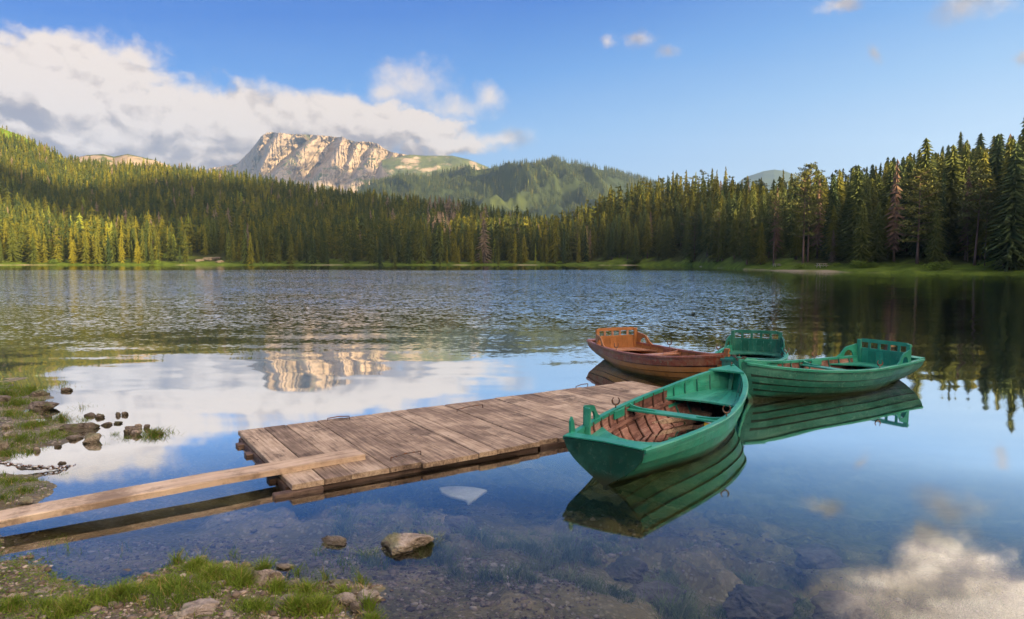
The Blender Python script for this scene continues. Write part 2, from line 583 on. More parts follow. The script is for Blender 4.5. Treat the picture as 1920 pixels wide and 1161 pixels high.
def mat_ground():
    m, T, b = new_mat('lake_ground', 0.85, 0.25)
    g = T.node('ShaderNodeNewGeometry')
    pos = g.outputs['Position']
    z = T.xyz(pos)[2]
    v = T.node('ShaderNodeTexVoronoi')
    T.put(v.inputs['Vector'], pos)
    v.inputs['Scale'].default_value = 26
    v2 = T.node('ShaderNodeTexVoronoi')
    T.put(v2.inputs['Vector'], T.vmath('ADD', pos, T.vmath('SCALE', T.noise(pos, 6, 3, 0.5, 'Color'), 0.15)))
    v2.inputs['Scale'].default_value = 9
    cellr = T.xyz(v.outputs['Color'])[0]
    cell2 = T.xyz(v2.outputs['Color'])[1]
    n = T.noise(pos, 1.3, 7, 0.65)
    n2 = T.noise(pos, 14, 5, 0.7)
    base = T.ramp(n, [(0.30, (0.085, 0.070, 0.050)), (0.50, (0.16, 0.13, 0.09)), (0.68, (0.27, 0.22, 0.155))])
    base = T.mix(T.smooth(n2, 0.38, 0.62, 0.0, 0.55), base, (0.06, 0.048, 0.036))
    peb = T.ramp(cellr, [(0.0, (0.12, 0.10, 0.08)), (0.55, (0.28, 0.24, 0.19)), (1.0, (0.52, 0.46, 0.37))])
    base = T.mix(T.math('MULTIPLY', T.smooth(cellr, 0.52, 0.6), T.smooth(v.outputs['Distance'], 0.5, 0.3)), base, peb)
    base = T.mix(T.math('MULTIPLY', T.smooth(cell2, 0.80, 0.86), T.smooth(v2.outputs['Distance'], 0.5, 0.32)), base, (0.30, 0.26, 0.21))
    moss = T.smooth(T.noise(pos, 2.2, 6, 0.7), 0.50, 0.60, 0, 0.8)
    mossc = T.ramp(n2, [(0.3, (0.05, 0.07, 0.018)), (0.7, (0.13, 0.16, 0.035))])
    land = T.smooth(z, -0.02, 0.05)
    base_l = T.mix(moss, base, mossc)
    # the lake bed: olive silt with weed and pale pebbles
    silt = T.ramp(T.noise(pos, 1.1, 6, 0.6), [(0.35, (0.09, 0.09, 0.03)), (0.5, (0.22, 0.195, 0.07)), (0.62, (0.42, 0.35, 0.17))])
    base_w = T.mix(0.6, base, silt)
    base_w = T.mix(T.smooth(z, -0.5, -1.3), base_w, T.mix(T.math('MULTIPLY', T.smooth(cellr, 0.83, 0.9), 0.5), silt, (0.34, 0.29, 0.13)))
    T.put(b.inputs['Base Color'], T.mix(land, base_w, base_l))
    T.put(b.inputs['Roughness'], T.smooth(z, 0.02, 0.10, 0.35, 0.9))
    h = T.math('ADD', T.math('MULTIPLY', n2, 0.7), T.math('MULTIPLY', v.outputs['Distance'], -0.6))
    bump(T, b, h, 0.02)
    return m


M_GROUND = mat_ground()


def mat_rock(name='limestone_rock', dark=1.0):
    m, T, b = new_mat(name, 0.85, 0.25)
    tc = T.node('ShaderNodeTexCoord').outputs['Object']
    g = T.node('ShaderNodeNewGeometry')
    pos = g.outputs['Position']
    n = T.noise(pos, 7, 8, 0.68)
    c = T.ramp(n, [(0.28, (0.07 * dark, 0.058 * dark, 0.048 * dark)), (0.45, (0.26 * dark, 0.225 * dark, 0.19 * dark)), (0.7, (0.56 * dark, 0.50 * dark, 0.43 * dark))])
    wet = T.smooth(T.xyz(pos)[2], 0.015, 0.05, 1, 0)
    lich = T.smooth(T.noise(pos, 22, 5, 0.7), 0.6, 0.68, 0, 0.5)
    c = T.mix(lich, c, (0.40, 0.33, 0.17))
    moss = T.math('MULTIPLY', T.smooth(T.noise(pos, 4, 4), 0.52, 0.62), T.smooth(T.xyz(g.outputs['Normal'])[2], 0.1, 0.7, 0.1, 0.6))
    c = T.mix(moss, c, (0.09, 0.12, 0.03))
    c = T.mix(T.math('MULTIPLY', wet, 0.6), c, (0.06, 0.055, 0.035))
    T.put(b.inputs['Base Color'], c)
    cr = T.node('ShaderNodeTexVoronoi', feature='DISTANCE_TO_EDGE')
    T.put(cr.inputs['Vector'], T.vmath('ADD', pos, T.vmath('SCALE', T.noise(pos, 5, 3, 0.5, 'Color'), 0.2)))
    cr.inputs['Scale'].default_value = 9
    h = T.math('ADD', T.noise(pos, 18, 7, 0.7), T.smooth(cr.outputs['Distance'], 0.0, 0.03, 0, 0.25))
    bump(T, b, h, 0.02)
    return m


M_ROCK = mat_rock()
M_ROCKD = mat_rock('dark_limestone_rock', 0.5)


def mat_water():
    m = bpy.data.materials.new('lake_water')
    m.use_nodes = True
    T = NT(m.node_tree)
    T.n.clear()
    out = T.node('ShaderNodeOutputMaterial')
    pos = T.node('ShaderNodeNewGeometry').outputs['Position']
    X, Y, Z = T.xyz(pos)
    r = T.vmath('LENGTH', pos)

    # wind: glassy near the bank and under the far shores, ruffled in the middle of the lake
    def mid(sc, a, seed, aniso=(1, 1, 1), det=3):
        q = T.vmath('ADD', T.vmath('MULTIPLY', pos, aniso), (seed, seed * 1.7, 0))
        return T.vmath('SCALE', T.vmath('SUBTRACT', T.noise(q, sc, det, 0.5, 'Color'), (0.5, 0.5, 0.5)), a)
    patch = T.noise(T.vmath('MULTIPLY', pos, (0.6, 1, 1)), 0.055, 3, 0.5)
    rr = T.math('ADD', r, T.math('MULTIPLY', T.math('SUBTRACT', patch, 0.5), 26))
    near = T.smooth(rr, 12, 46)
    # distance to the far shore lines
    farl = T.smooth(Y, 130, 170, 1, 0.05)
    side = T.math('SUBTRACT', Y, T.math('MULTIPLY', X, 0.0))
    ang = T.math('DIVIDE', X, T.math('MAXIMUM', Y, 1.0))
    lee = T.smooth(T.math('ADD', ang, T.math('MULTIPLY', T.math('SUBTRACT', patch, 0.5), 0.25)), 0.22, 0.50, 1, 0.12)
    amp = T.math('MULTIPLY', T.math('MULTIPLY', near, farl), lee)
    amp = T.math('MULTIPLY', amp, T.smooth(patch, 0.3, 0.62, 0.55, 1.1))
    big = mid(0.35, 0.05, 3, (0.45, 1, 1))
    med = mid(3.4, 0.42, 11, (0.6, 1, 1))
    small = mid(11, 1.0, 23, (0.7, 1, 1))
    w = T.vmath('ADD', T.vmath('ADD', big, med), small)
    w = T.vmath('SCALE', w, T.math('ADD', amp, 0.0))
    # faint swell on the calm part
    calm = T.vmath('SCALE', mid(0.9, 0.05, 41, (0.35, 1, 1), 2), T.smooth(r, 5, 16, 0.35, 1.0))
    w = T.vmath('ADD', w, calm)
    w = T.vmath('MULTIPLY', w, (1, 1, 0))
    N = T.node('ShaderNodeVectorMath', operation='NORMALIZE')
    T.put(N.inputs[0], T.vmath('ADD', w, (0, 0, 1)))
    N = N.outputs[0]
    fr = T.node('ShaderNodeFresnel')
    fr.inputs['IOR'].default_value = 1.33
    T.put(fr.inputs['Normal'], N)
    gl = T.node('ShaderNodeBsdfGlossy')
    gl.inputs['Roughness'].default_value = 0.030
    T.put(gl.inputs['Normal'], N)
    gl.inputs['Color'].default_value = (1, 1, 1, 1)
    tr = T.node('ShaderNodeBsdfTransparent')
    tr.inputs['Color'].default_value = (0.95, 0.98, 0.97, 1)
    mx = T.node('ShaderNodeMixShader')
    f = T.math('MULTIPLY', T.math('MINIMUM', T.math('POWER', T.math('DIVIDE', fr.outputs[0], WATER_K), 1.95), 1.0), 0.94)
    T.put(mx.inputs[0], f)
    T.l.new(tr.outputs[0], mx.inputs[1])
    T.l.new(gl.outputs[0], mx.inputs[2])
    T.l.new(mx.outputs[0], out.inputs[0])
    va = T.node('ShaderNodeVolumeAbsorption')
    va.inputs['Color'].default_value = (0.55, 0.74, 0.55, 1)
    va.inputs['Density'].default_value = 0.18
    T.l.new(va.outputs[0], out.inputs['Volume'])
    return m


WATER_K = 0.25
M_WATER = mat_water()


# ================================================================ TERRAIN
# land around the near shore as a polygon (metres); outside it is lake bed
LAND = [(-8.9, 12.2), (-7.9, 11.2), (-7.0, 10.5), (-6.7, 9.6), (-6.2, 9.0), (-5.3, 8.35), (-5.2, 7.9), (-5.5, 7.4), (-5.3, 6.9), (-4.9, 6.65), (-4.35, 6.2), (-4.15, 5.8), (-4.25, 5.5),
        (-3.95, 5.15), (-3.25, 4.78), (-2.8, 4.5), (-2.55, 4.58), (-2.2, 4.72), (-1.75, 4.6), (-1.4, 4.4), (-1.1, 4.28), (-0.85, 4.12), (-0.68, 3.85), (-0.4, 3.3), (0.3, 2.5), (1.5, 1.9),
        (3.5, 1.6), (6, 1.2), (10, 0.5), (16, -2), (16, -20), (-60, -20), (-60, 12)]


def sdist(x, y, poly):
    """signed distance, positive inside"""
    P = np.array(poly, float)
    Q = np.roll(P, -1, 0)
    d = np.full(x.shape, 1e9)
    ins = np.zeros(x.shape, bool)
    for (ax, ay), (bx, by) in zip(P, Q):
        ex, ey = bx - ax, by - ay
        t = np.clip(((x - ax) * ex + (y - ay) * ey) / (ex * ex + ey * ey), 0, 1)
        d = np.minimum(d, np.hypot(x - ax - t * ex, y - ay - t * ey))
        c = ((ay > y) != (by > y)) & (x < (bx - ax) * (y - ay) / (by - ay + 1e-12) + ax)
        ins ^= c
    return np.where(ins, d, -d)


def ground_z(x, y):
    x = np.asarray(x, float); y = np.asarray(y, float)
    wob = (fbm(x * 1.1, y * 1.1, 5, 4) - 0.5) * 0.7
    d = sdist(x, y, LAND) + wob
    left = smoothstep(-x, 3.6, 4.6) * smoothstep(y, 4.8, 5.8)
    land = np.where(d > 0, 0.13 * d / (1 + 0.05 * d), 0)
    land = land * (1 - 0.45 * left)
    dd = np.maximum(-d, 0)
    depth = 0.17 * dd + 0.012 * dd ** 2
    depth = np.minimum(depth, 1.2 + 0.16 * dd)
    depth = np.minimum(depth, 3.4)
    z = land - depth
    lumps = (fbm(x * 2.3, y * 2.3, 9, 5) - 0.5) * 0.16 + (fbm(x * 9, y * 9, 13, 3) - 0.5) * 0.035
    ledge = smoothstep(fbm(x * 1.3 + 5, y * 1.9, 21, 4), 0.52, 0.66) * 0.12 * smoothstep(dd, 0.3, 1.5)
    ledge = ledge * (0.6 + 0.8 * fbm(x * 6, y * 6, 31, 3, ridged=True))
    return z + lumps * (0.55 + 0.5 * smoothstep(dd, 0, 1.5)) + ledge


def grid_mesh(name, xs, ys, zf, mat, smooth=True):
    X, Y = np.meshgrid(xs, ys)
    Z = zf(X, Y)
    V = np.stack([X.ravel(), Y.ravel(), Z.ravel()], 1)
    n, m = len(xs), len(ys)
    i = (np.arange(m - 1)[:, None] * n + np.arange(n - 1)[None, :]).ravel()
    Fq = np.stack([i, i + 1, i + n + 1, i + n], 1)
    return mesh_np(name, V, Fq, mat, smooth=smooth)


def axis(lo, a, b, hi, fine, coarse_n):
    l = -np.geomspace(1, 1 + (a - lo), coarse_n)[::-1] + 1 + a
    r = np.geomspace(1, 1 + (hi - b), coarse_n) - 1 + b
    return np.concatenate([l[:-1], np.arange(a, b, fine), r])


def ground_all(x, y):
    far = smoothstep(np.hypot(x, y), 18, 40)
    z = ground_z(np.clip(x, -30, 16), np.clip(y, -18, 40))
    return z * (1 - far) + far * -3.6


g = grid_mesh('ground', axis(-1500, -9.5, 7.5, 1500, 0.05, 60), axis(-800, 1.5, 14.0, 1500, 0.05, 60), ground_all, M_GROUND)
tag(g, 'muddy gravel shore running down into the lake bed', kind='structure')

water = mesh_np('water', np.array([(-1400, -300, 0), (1400, -300, 0), (1400, 1200, 0), (-1400, 1200, 0)]), np.array([[0, 1, 2, 3]]), M_WATER)
tag(water, 'calm clear lake water', kind='structure')


# ---- hill on the far left shore (rows by distance Y, columns by bearing u = px)
LX = [-1500, -700, -300, -100, 0, 60, 130, 200, 300, 450, 600, 700, 880, 930, 1000, 1080, 1200]
L_SKY = [170, 150, 190, 212, 226, 250, 292, 299, 303, 322, 346, 357, 379, 392, 400, 425, 460]      # skyline with trees
L_Y1 = [900, 900, 860, 830, 800, 790, 780, 760, 720, 680, 640, 610, 540, 520, 500, 480, 460]
L_TREE = [9, 9, 7, 5, 4, 4, 7, 9, 9, 9, 9.5, 10, 10, 10, 10, 10, 10]


def left_z(px, Y):
    """ground height of the left hill at bearing px and distance Y"""
    px = np.asarray(px, float); Y = np.asarray(Y, float)
    y1 = np.interp(px, LX, L_Y1)
    sky = np.interp(px, LX, L_SKY)
    dy = (CY - sky) / F
    ztop = H + y1 * (-sp + dy * cp) / (cp + dy * sp) - np.interp(px, LX, L_TREE)
    y0 = 300 + 6 * (vnoise(px / 60.0, px * 0, 3) - 0.5) + 4 * (vnoise(px / 17.0, px * 0, 8) - .5)
    t = (Y - y0) / (y1 - y0)
    tt = np.clip(t, 0, 1)
    prof = 0.08 * tt + 0.92 * (tt ** 1.25)
    z = prof * np.maximum(ztop, 4) + (fbm(px / 90.0, Y / 60.0, 44, 4) - 0.5) * 16 * tt * (1 - tt) * 2
    z = np.where(t < 0, t * 60, z + 0.25 * smoothstep(tt, 0, 0.01))
    z = np.where(t > 1, ztop - (Y - y1) * 0.25, z)
    return z


def bearing_mesh(name, pxs, ts, yfun, zfun, mat):
    PX, TT = np.meshgrid(pxs, ts)
    Y = yfun(PX, TT)
    Z = zfun(PX, Y)
    X = Y * (PX - CX) / F / cp
    V = np.stack([X.ravel(), Y.ravel(), Z.ravel()], 1)
    n, m = len(pxs), len(ts)
    i = (np.arange(m - 1)[:, None] * n + np.arange(n - 1)[None, :]).ravel()
    return mesh_np(name, V, np.stack([i, i + 1, i + n + 1, i + n], 1), mat, smooth=True)


hl = bearing_mesh('hill', np.linspace(-1500, 1200, 360), np.concatenate([np.linspace(-.04, .04, 18)[:-1], np.linspace(.04, 1, 80), [1.1, 1.3]]),
                  lambda p, t: 300 + t * (np.interp(p, LX, L_Y1) - 300), left_z, M_FLOOR)
tag(hl, 'forested hillside beyond the left half of the lake', kind='structure')

# ---- right shore and the ridge round behind the camera: polar in degrees clockwise from the view direction
RT = [-12, -9, -4, 0, 4, 9, 12, 14, 16, 18.5, 22.5, 27, 30, 36, 45, 60, 80, 100, 120, 150, 180, 210, 240]
R_R0 = [330, 318, 312, 303, 300, 292, 280, 262, 205, 160, 140, 131, 127, 124, 115, 95, 80, 60, 40, 26, 22, 24, 30]
R_R1 = [350, 352, 365, 380, 385, 380, 365, 350, 320, 300, 280, 262, 255, 250, 250, 225, 205, 180, 160, 150, 140, 140, 150]
R_TOP = [8, 11, 15, 21, 30, 43, 46, 46, 41.5, 36, 33, 33, 34, 37, 39, 40, 42, 47, 50, 50, 35, 28, 20]     # height of tree tops on the crest
R_TREE = [13, 13, 14, 15, 17, 18, 18, 18, 18, 18, 18, 18, 18, 18, 18, 18, 16, 16, 16, 16, 16, 14, 14]


def right_z(th, R):
    th = np.asarray(th, float); R = np.asarray(R, float)
    r0 = np.interp(th, RT, R_R0) + 4 * (vnoise(th * 0.9, th * 0, 2) - 0.5)
    r1 = np.interp(th, RT, R_R1)
    top = np.interp(th, RT, R_TOP) - np.interp(th, RT, R_TREE)
    t = (R - r0) / (r1 - r0)
    tt = np.clip(t, 0, 1)
    flat = smoothstep(R - r0, 0, 22)
    z = tt ** 1.15 * top + 0.25 * smoothstep(R - r0, 0, 1.2) + 0.9 * flat + (fbm(th / 3, R / 25, 71, 4) - .5) * 5 * tt * (1 - tt) * 2
    z = np.where(t < 0, (R - r0) * 0.25, z)
    z = np.where(t > 1, top + 1.1 - (R - r1) * 0.12, z)
    return z


ths = np.concatenate([np.linspace(-12, 48, 260), np.linspace(48, 240, 100)[1:]])
tts = np.concatenate([np.linspace(-8, 8, 33)[:-1], np.linspace(8, 30, 16)[:-1], np.linspace(30, 420, 60)])
TH, DR = np.meshgrid(ths, tts)
RR = np.interp(TH, RT, R_R0) + DR
ZZ = right_z(TH, RR)
V = np.stack([(RR * np.sin(np.radians(TH))).ravel(), (RR * np.cos(np.radians(TH))).ravel(), ZZ.ravel()], 1)
n_, m_ = len(ths), len(tts)
i_ = (np.arange(m_ - 1)[:, None] * n_ + np.arange(n_ - 1)[None, :]).ravel()
rs = mesh_np('shore', V, np.stack([i_, i_ + n_, i_ + n_ + 1, i_ + 1], 1), M_FLOOR, smooth=True)
tag(rs, 'grassy right hand shore rising to a forested slope', kind='structure')


# ---- distant hills
def sky_patch(name, pts, Y0, Y1, mat, label, rough, npx=260, nrow=90, seed=1, spurs=1.0, ybase=470):
    xs = [p[0] for p in pts]
    ys = [p[1] for p in pts]
    pxs = np.linspace(xs[0], xs[-1], npx)

    def zf(px, Y):
        sky = np.interp(px, xs, ys)
        dy = (CY - sky) / F
        zt = H + Y1 * (-sp + dy * cp) / (cp + dy * sp)
        t = np.clip((Y - Y0) / (Y1 - Y0), 0, 1)
        n = (fbm(px / 115.0 + (Y / Y1) * 5, Y / (Y1 - Y0) * 2.6, seed, 5, ridged=True) - 0.62) * rough * spurs
        z = zt * (t ** 0.8) + n * np.sin(t * np.pi) ** 0.7 * zt
        z = np.where(Y > Y1, zt - (Y - Y1) * 0.35, z)
        return z
    o = bearing_mesh(name, pxs, np.concatenate([np.linspace(0, 1, nrow), [1.15, 1.5]]), lambda p, t: Y0 + t * (Y1 - Y0), zf, mat)
    tag(o, label, kind='structure')
    return zf, (xs[0], xs[-1], Y0, Y1)


zf_mid, box_mid = sky_patch('hills', [(x_, y_ + 7) for x_, y_ in [(560, 420), (640, 372), (690, 346), (760, 330), (800, 325), (850, 316), (905, 311), (950, 304), (1000, 299), (1020, 296), (1038, 291), (1052, 300), (1080, 305), (1100, 309), (1130, 316), (1170, 324), (1200, 332), (1260, 350), (1340, 380)]],
                            1500, 2500, M_FARHILL, 'distant wooded ridge below the rock mountain', 0.62, seed=77)
zf_cone, box_cone = sky_patch('mountain', [(1330, 372), (1370, 350), (1390, 333), (1425, 321), (1445, 318), (1465, 321), (1495, 333), (1530, 352), (1580, 380)], 3600, 5000, M_FARHILL,
                              'small blue summit over the right hand treetops', 0.15, 120, 40, seed=5)
zf_knob, box_knob = sky_patch('crags', [(110, 330), (150, 297), (175, 291), (205, 289), (225, 294), (250, 289), (265, 292), (300, 300), (360, 325)], 1300, 1700, M_CRAG,
                              'pale rocky knolls above the left hand forest', 0.10, 160, 40, seed=15)
zf_sh, box_sh = sky_patch('ridge', [(660, 380), (720, 300), (770, 290), (800, 292), (850, 292), (880, 299), (915, 313), (935, 330), (960, 352)], 3000, 3800, M_SCRUB,
                          'scrubby limestone shoulder right of the cliffs', 0.30, 200, 60, seed=25)


def build_cliff():
    px = np.linspace(360, 800, 620)
    # skyline of the mesa
    sx = [360, 395, 420, 445, 452, 470, 490, 500, 512, 520, 540, 575, 600, 632, 641, 652, 668, 690, 705, 716, 730, 742, 760, 768, 772, 800]
    sy = [326, 315, 311, 307, 300, 282, 256, 249, 248, 249, 251, 252, 254, 257, 256, 262, 266, 266, 268, 276, 284, 287, 290, 294, 310, 330]
    rows = 260
    v = np.linspace(0, 1, rows)
    PX, VV = np.meshgrid(px, v)
    SK = np.interp(PX, sx, sy)
    PY = 400 + (SK - 400) * VV + (vnoise(PX / 3.0, PX * 0, 2) - .5) * 1.2 * VV
    s = 1 - VV                                  # 0 top, 1 base
    # gullies: bearing at the top, at the base, half width, depth (metres)
    gl = [(510, 478, 8, 150), (584, 512, 11, 260), (634, 588, 14, 330), (548, 500, 5, 60), (612, 566, 4, 70), (664, 640, 6, 120), (700, 660, 9, 130), (735, 710, 7, 110), (752, 735, 4, 60)]
    Y = 3900 - 900 * s ** 1.35
    for a, b_, w, dp in gl:
        c = a + (b_ - a) * np.minimum(s * 2.2, 1.4) + (fbm(PY / 16, PX * 0, int(a), 3) - .5) * 14
        q = (PX - c) / w
        Y = Y + dp * np.where(q < 0, np.exp(-(q / 1.6) ** 2), np.exp(-(q / 0.7) ** 2)) * smoothstep(VV, 0.12, 0.5)
    wx = (fbm(PX / 20, PY / 20, 61, 4) - .5) * 22
    flute = fbm((PX + wx + 25 * s) / 19, (PY + wx) / 55, 4, 5, ridged=True)
    Y = Y - (flute - .5) * 62 * smoothstep(VV, 0.1, 0.45)
    Y = Y - (fbm((PX + wx) / 5, (PY + wx) / 6, 14, 4) - .5) * 20
    crk = fbm((PX + wx * .6) / 5.5, PY / 70, 24, 4, ridged=True)
    Y = Y + smoothstep(crk, .62, .8) * 22 * smoothstep(VV, .15, .5) + (vnoise(PX / 30, (PY - SK) / 7, 5) - .5) * 30
    # left end turns away
    Y = Y + smoothstep(-PX, -500, -440) * 500
    dx, dy = (PX - CX) / F, (CY - PY) / F
    t = Y / (cp + dy * sp)
    V1 = np.stack([dx * t, Y, H + (-sp + dy * cp) * t], -1)
    back = V1[-1] + np.array([0, 500, -40])
    back2 = V1[-1] + np.array([0, 1200, -400])
    V1 = np.concatenate([V1, back[None], back2[None]], 0)
    rows += 2
    n = len(px)
    i = (np.arange(rows - 1)[:, None] * n + np.arange(n - 1)[None, :]).ravel()
    o = mesh_np('rock_mountain', V1.reshape(-1, 3), np.stack([i, i + 1, i + n + 1, i + n], 1), M_CLIFF, smooth=False)
    tag(o, 'flat topped limestone mountain with sunlit cliffs', kind='structure')


build_cliff()


# ================================================================ TREES
rng = np.random.default_rng(7)


def tri_soup(tris, tints):
    V = np.array(tris, np.float32).reshape(-1, 3)
    Fc = np.arange(len(V)).reshape(-1, 3)
    return V, Fc, np.repeat(np.array(tints, np.float32), 3)


def gen_spruce(levels, nb, seg, seed, rad=0.15, lo=0.06, ragged=0.3, spray=3):
    """unit-height spruce crown: overlapping jagged skirts of drooping boughs, plus loose sprays when spray > 0"""
    r = np.random.default_rng(seed)
    T_, C_ = [], []
    for i in range(levels):
        q = i / (levels - 1)
        z = lo + (0.955 - lo) * (q ** 0.9)
        L0 = rad * (1 - z) ** 0.68 * (1 - 0.35 * math.exp(-((z - lo) / 0.06) ** 2)) + 0.006
        gap = (0.955 - lo) / levels
        k = max(4, int(round(nb * (0.5 + 0.5 * (1 - z)))))
        ph = r.uniform(0, 6.28)
        drp = 0.34 * (1.05 - z)
        ctr = (r.uniform(-.006, .006), r.uniform(-.006, .006), z + gap * 1.35 + L0 * .10)
        sky = r.uniform(1 - ragged, 1 + ragged * .5, k)
        tips = []
        for j in range(k):
            a = ph + 2 * math.pi * (j + r.uniform(-.22, .22)) / k
            L = L0 * sky[j]
            tips.append((L * math.cos(a), L * math.sin(a), z - drp * L + r.uniform(-.3, .3) * gap, a, L))
        for j in range(k):
            x0, y0, z0, a0, l0 = tips[j]
            x1, y1, z1, a1, l1 = tips[(j + 1) % k]
            if a1 < a0:
                a1 += 2 * math.pi
            am = (a0 + a1) / 2
            lm = min(l0, l1) * r.uniform(.28, .5)
            nm = (lm * math.cos(am), lm * math.sin(am), z + gap * .3)
            c = r.uniform(.2, .8)
            T_.append((ctr, (x0, y0, z0), nm)); C_.append(c)
            T_.append((ctr, nm, (x1, y1, z1))); C_.append(c + r.uniform(-.1, .1))
            if spray:
                # needles hanging and reaching from the bough
                for m in range(spray * seg):
                    f = r.uniform(.35, 1.0)
                    px, py, pz = x0 * f, y0 * f, ctr[2] + (z0 - ctr[2]) * f
                    w = l0 * r.uniform(.16, .32)
                    da = a0 + r.choice([-1, 1]) * r.uniform(.3, 1.3)
                    tip = (px + w * math.cos(da), py + w * math.sin(da), pz - w * r.uniform(-.05, .55))
                    s2 = w * .22
                    T_.append(((px - s2 * math.sin(da), py + s2 * math.cos(da), pz + .1 * w), (px + s2 * math.sin(da), py - s2 * math.cos(da), pz + .02 * w), tip))
                    C_.append(c + r.uniform(-.25, .25))
    for a in (0, 1.57, 3.14, 4.71):
        T_.append(((0.010 * math.cos(a), 0.010 * math.sin(a), 0.93), (-0.010 * math.cos(a + .8), -0.010 * math.sin(a + .8), 0.93), (0, 0, 1.0)))
        C_.append(.5)
    return tri_soup(T_, C_)


def clump(T_, C_, r, c, R, Rz, n, sz):
    for _ in range(n):
        d = r.normal(size=3)
        d /= np.linalg.norm(d)
        p = np.array(c) + d * np.array([R, R, Rz]) * r.uniform(.35, 1) ** .6
        u = r.normal(size=3); u /= np.linalg.norm(u)
        v = np.cross(u, r.normal(size=3)); v /= np.linalg.norm(v)
        s = sz * r.uniform(.6, 1.4)
        u[2] *= .5
        T_.append((p - u * s * .35 , p + u * s * .35, p + v * s))
        C_.append(r.uniform(.2, .8))


def gen_pine(seed, bare=0.42, spread=0.2, nbr=30, n=80):
    r = np.random.default_rng(seed)
    T_, C_ = [], []
    br = []
    for i in range(nbr):
        q = (i + r.random()) / nbr
        z = bare + (0.97 - bare) * q
        L = spread * (math.sin(min(1, (1 - q) * 1.25 + .1) * math.pi * .62) ** .8) * r.uniform(.6, 1.15) + .015
        a = i * 2.4 + r.uniform(-.5, .5)
        rise = r.uniform(-.1, .35) + .3 * q
        tip = (L * math.cos(a), L * math.sin(a), z + L * rise)
        br.append(((0, 0, z - .01), tip))
        for f in (1.0, .72, .45):
            if f < .5 and L < .08:
                continue
            c = (tip[0] * f, tip[1] * f, z + L * f * rise + .008)
            clump(T_, C_, r, c, .030 + .22 * L * (1.2 - .3 * f), .013 + .03 * L, n // 3 + 4, .020)
    clump(T_, C_, r, (0, 0, .965), .025, .03, n, .02)
    return tri_soup(T_, C_) + (br,)


def gen_bush(seed, n=900):
    r = np.random.default_rng(seed)
    T_, C_ = [], []
    for _ in range(9):
        c = (r.uniform(-.45, .45), r.uniform(-.45, .45), r.uniform(.25, .7))
        clump(T_, C_, r, c, r.uniform(.25, .4), r.uniform(.2, .3), n // 9, .085)
    return tri_soup(T_, C_)


def trunk_mesh(name, brs=None, r0=0.011, lean=0.0, top=0.97):
    mb = MB()
    pts = [(lean * math.sin(z * 2.2) , lean * .4 * z, z) for z in np.linspace(-0.02, top, 9)]
    mb.tube(pts, [r0 * (1.25 if i == 0 else 1) * (1 - 0.88 * i / 8) for i in range(9)], 7)
    for a, b_ in (brs or []):
        a, b_ = Vector(a), Vector(b_)
        mb.tube([a, a.lerp(b_, .5) - Vector((0, 0, .006)), b_], [.0035, .002, .0008], 4)
    o = mb.build(name, M_BARK, smooth=True)
    me = o.data
    bpy.data.objects.remove(o)
    return me


def crown_mesh(name, data, mat):
    o = mesh_np(name, data[0], data[1], mat, tint=data[2])
    me = o.data
    bpy.data.objects.remove(o)
    return me


SPR_HI = [gen_spruce(34, 12, 2, s, rad, lo, rg) for s, rad, lo, rg in
          ((1, .145, .05, .3), (2, .17, .03, .35), (3, .13, .10, .3), (4, .19, .06, .45), (5, .155, .13, .5), (6, .12, .05, .35), (7, .20, .02, .35))]
SPRUCE_ME = [crown_mesh('spruce_crown', d, M_SPRUCE) for d in SPR_HI]
DEAD_ME = [crown_mesh('dead_crown', gen_spruce(22, 9, 1, s, .11, .12, .6, 3), M_DEAD) for s in (11, 12)]
PINES = [gen_pine(s, b, w, n) for s, b, w, n in ((21, .42, .17, 30), (22, .30, .16, 34), (23, .50, .19, 26), (24, .22, .15, 38))]
PINE_ME = [crown_mesh('pine_crown', d[:3], M_PINE) for d in PINES]
PINE_TR = [trunk_mesh('pine_trunk', d[3], 0.0125) for d in PINES]
TRUNK_ME = trunk_mesh('spruce_trunk')
BUSH_ME = [crown_mesh('bush_foliage', gen_bush(s), M_BUSH) for s in (31, 32, 33)]


def place_tree(kind, loc, h, rz, var, label, group, width=1.0, lean=0.0):
    name = {'spruce': 'spruce_tree', 'dead': 'dead_spruce', 'pine': 'pine_tree'}[kind]
    e = empty(name, loc, rz)
    e.rotation_euler = (lean, 0, rz)
    e.scale = (h * width, h * width, h)
    tag(e, label, {'spruce': 'spruce tree', 'dead': 'dead tree', 'pine': 'pine tree'}[kind], group)
    cme = {'spruce': SPRUCE_ME, 'dead': DEAD_ME, 'pine': PINE_ME}[kind]
    c = bpy.data.objects.new('crown', cme[var % len(cme)])
    col.objects.link(c)
    c.parent = e
    t = bpy.data.objects.new('trunk', PINE_TR[var % 4] if kind == 'pine' else TRUNK_ME)
    col.objects.link(t)
    t.parent = e
    return e


# ---- right slope: jittered grid of trees, the largest in view become individuals
def px_of(th):
    return CX + F * np.tan(np.radians(th)) * cp


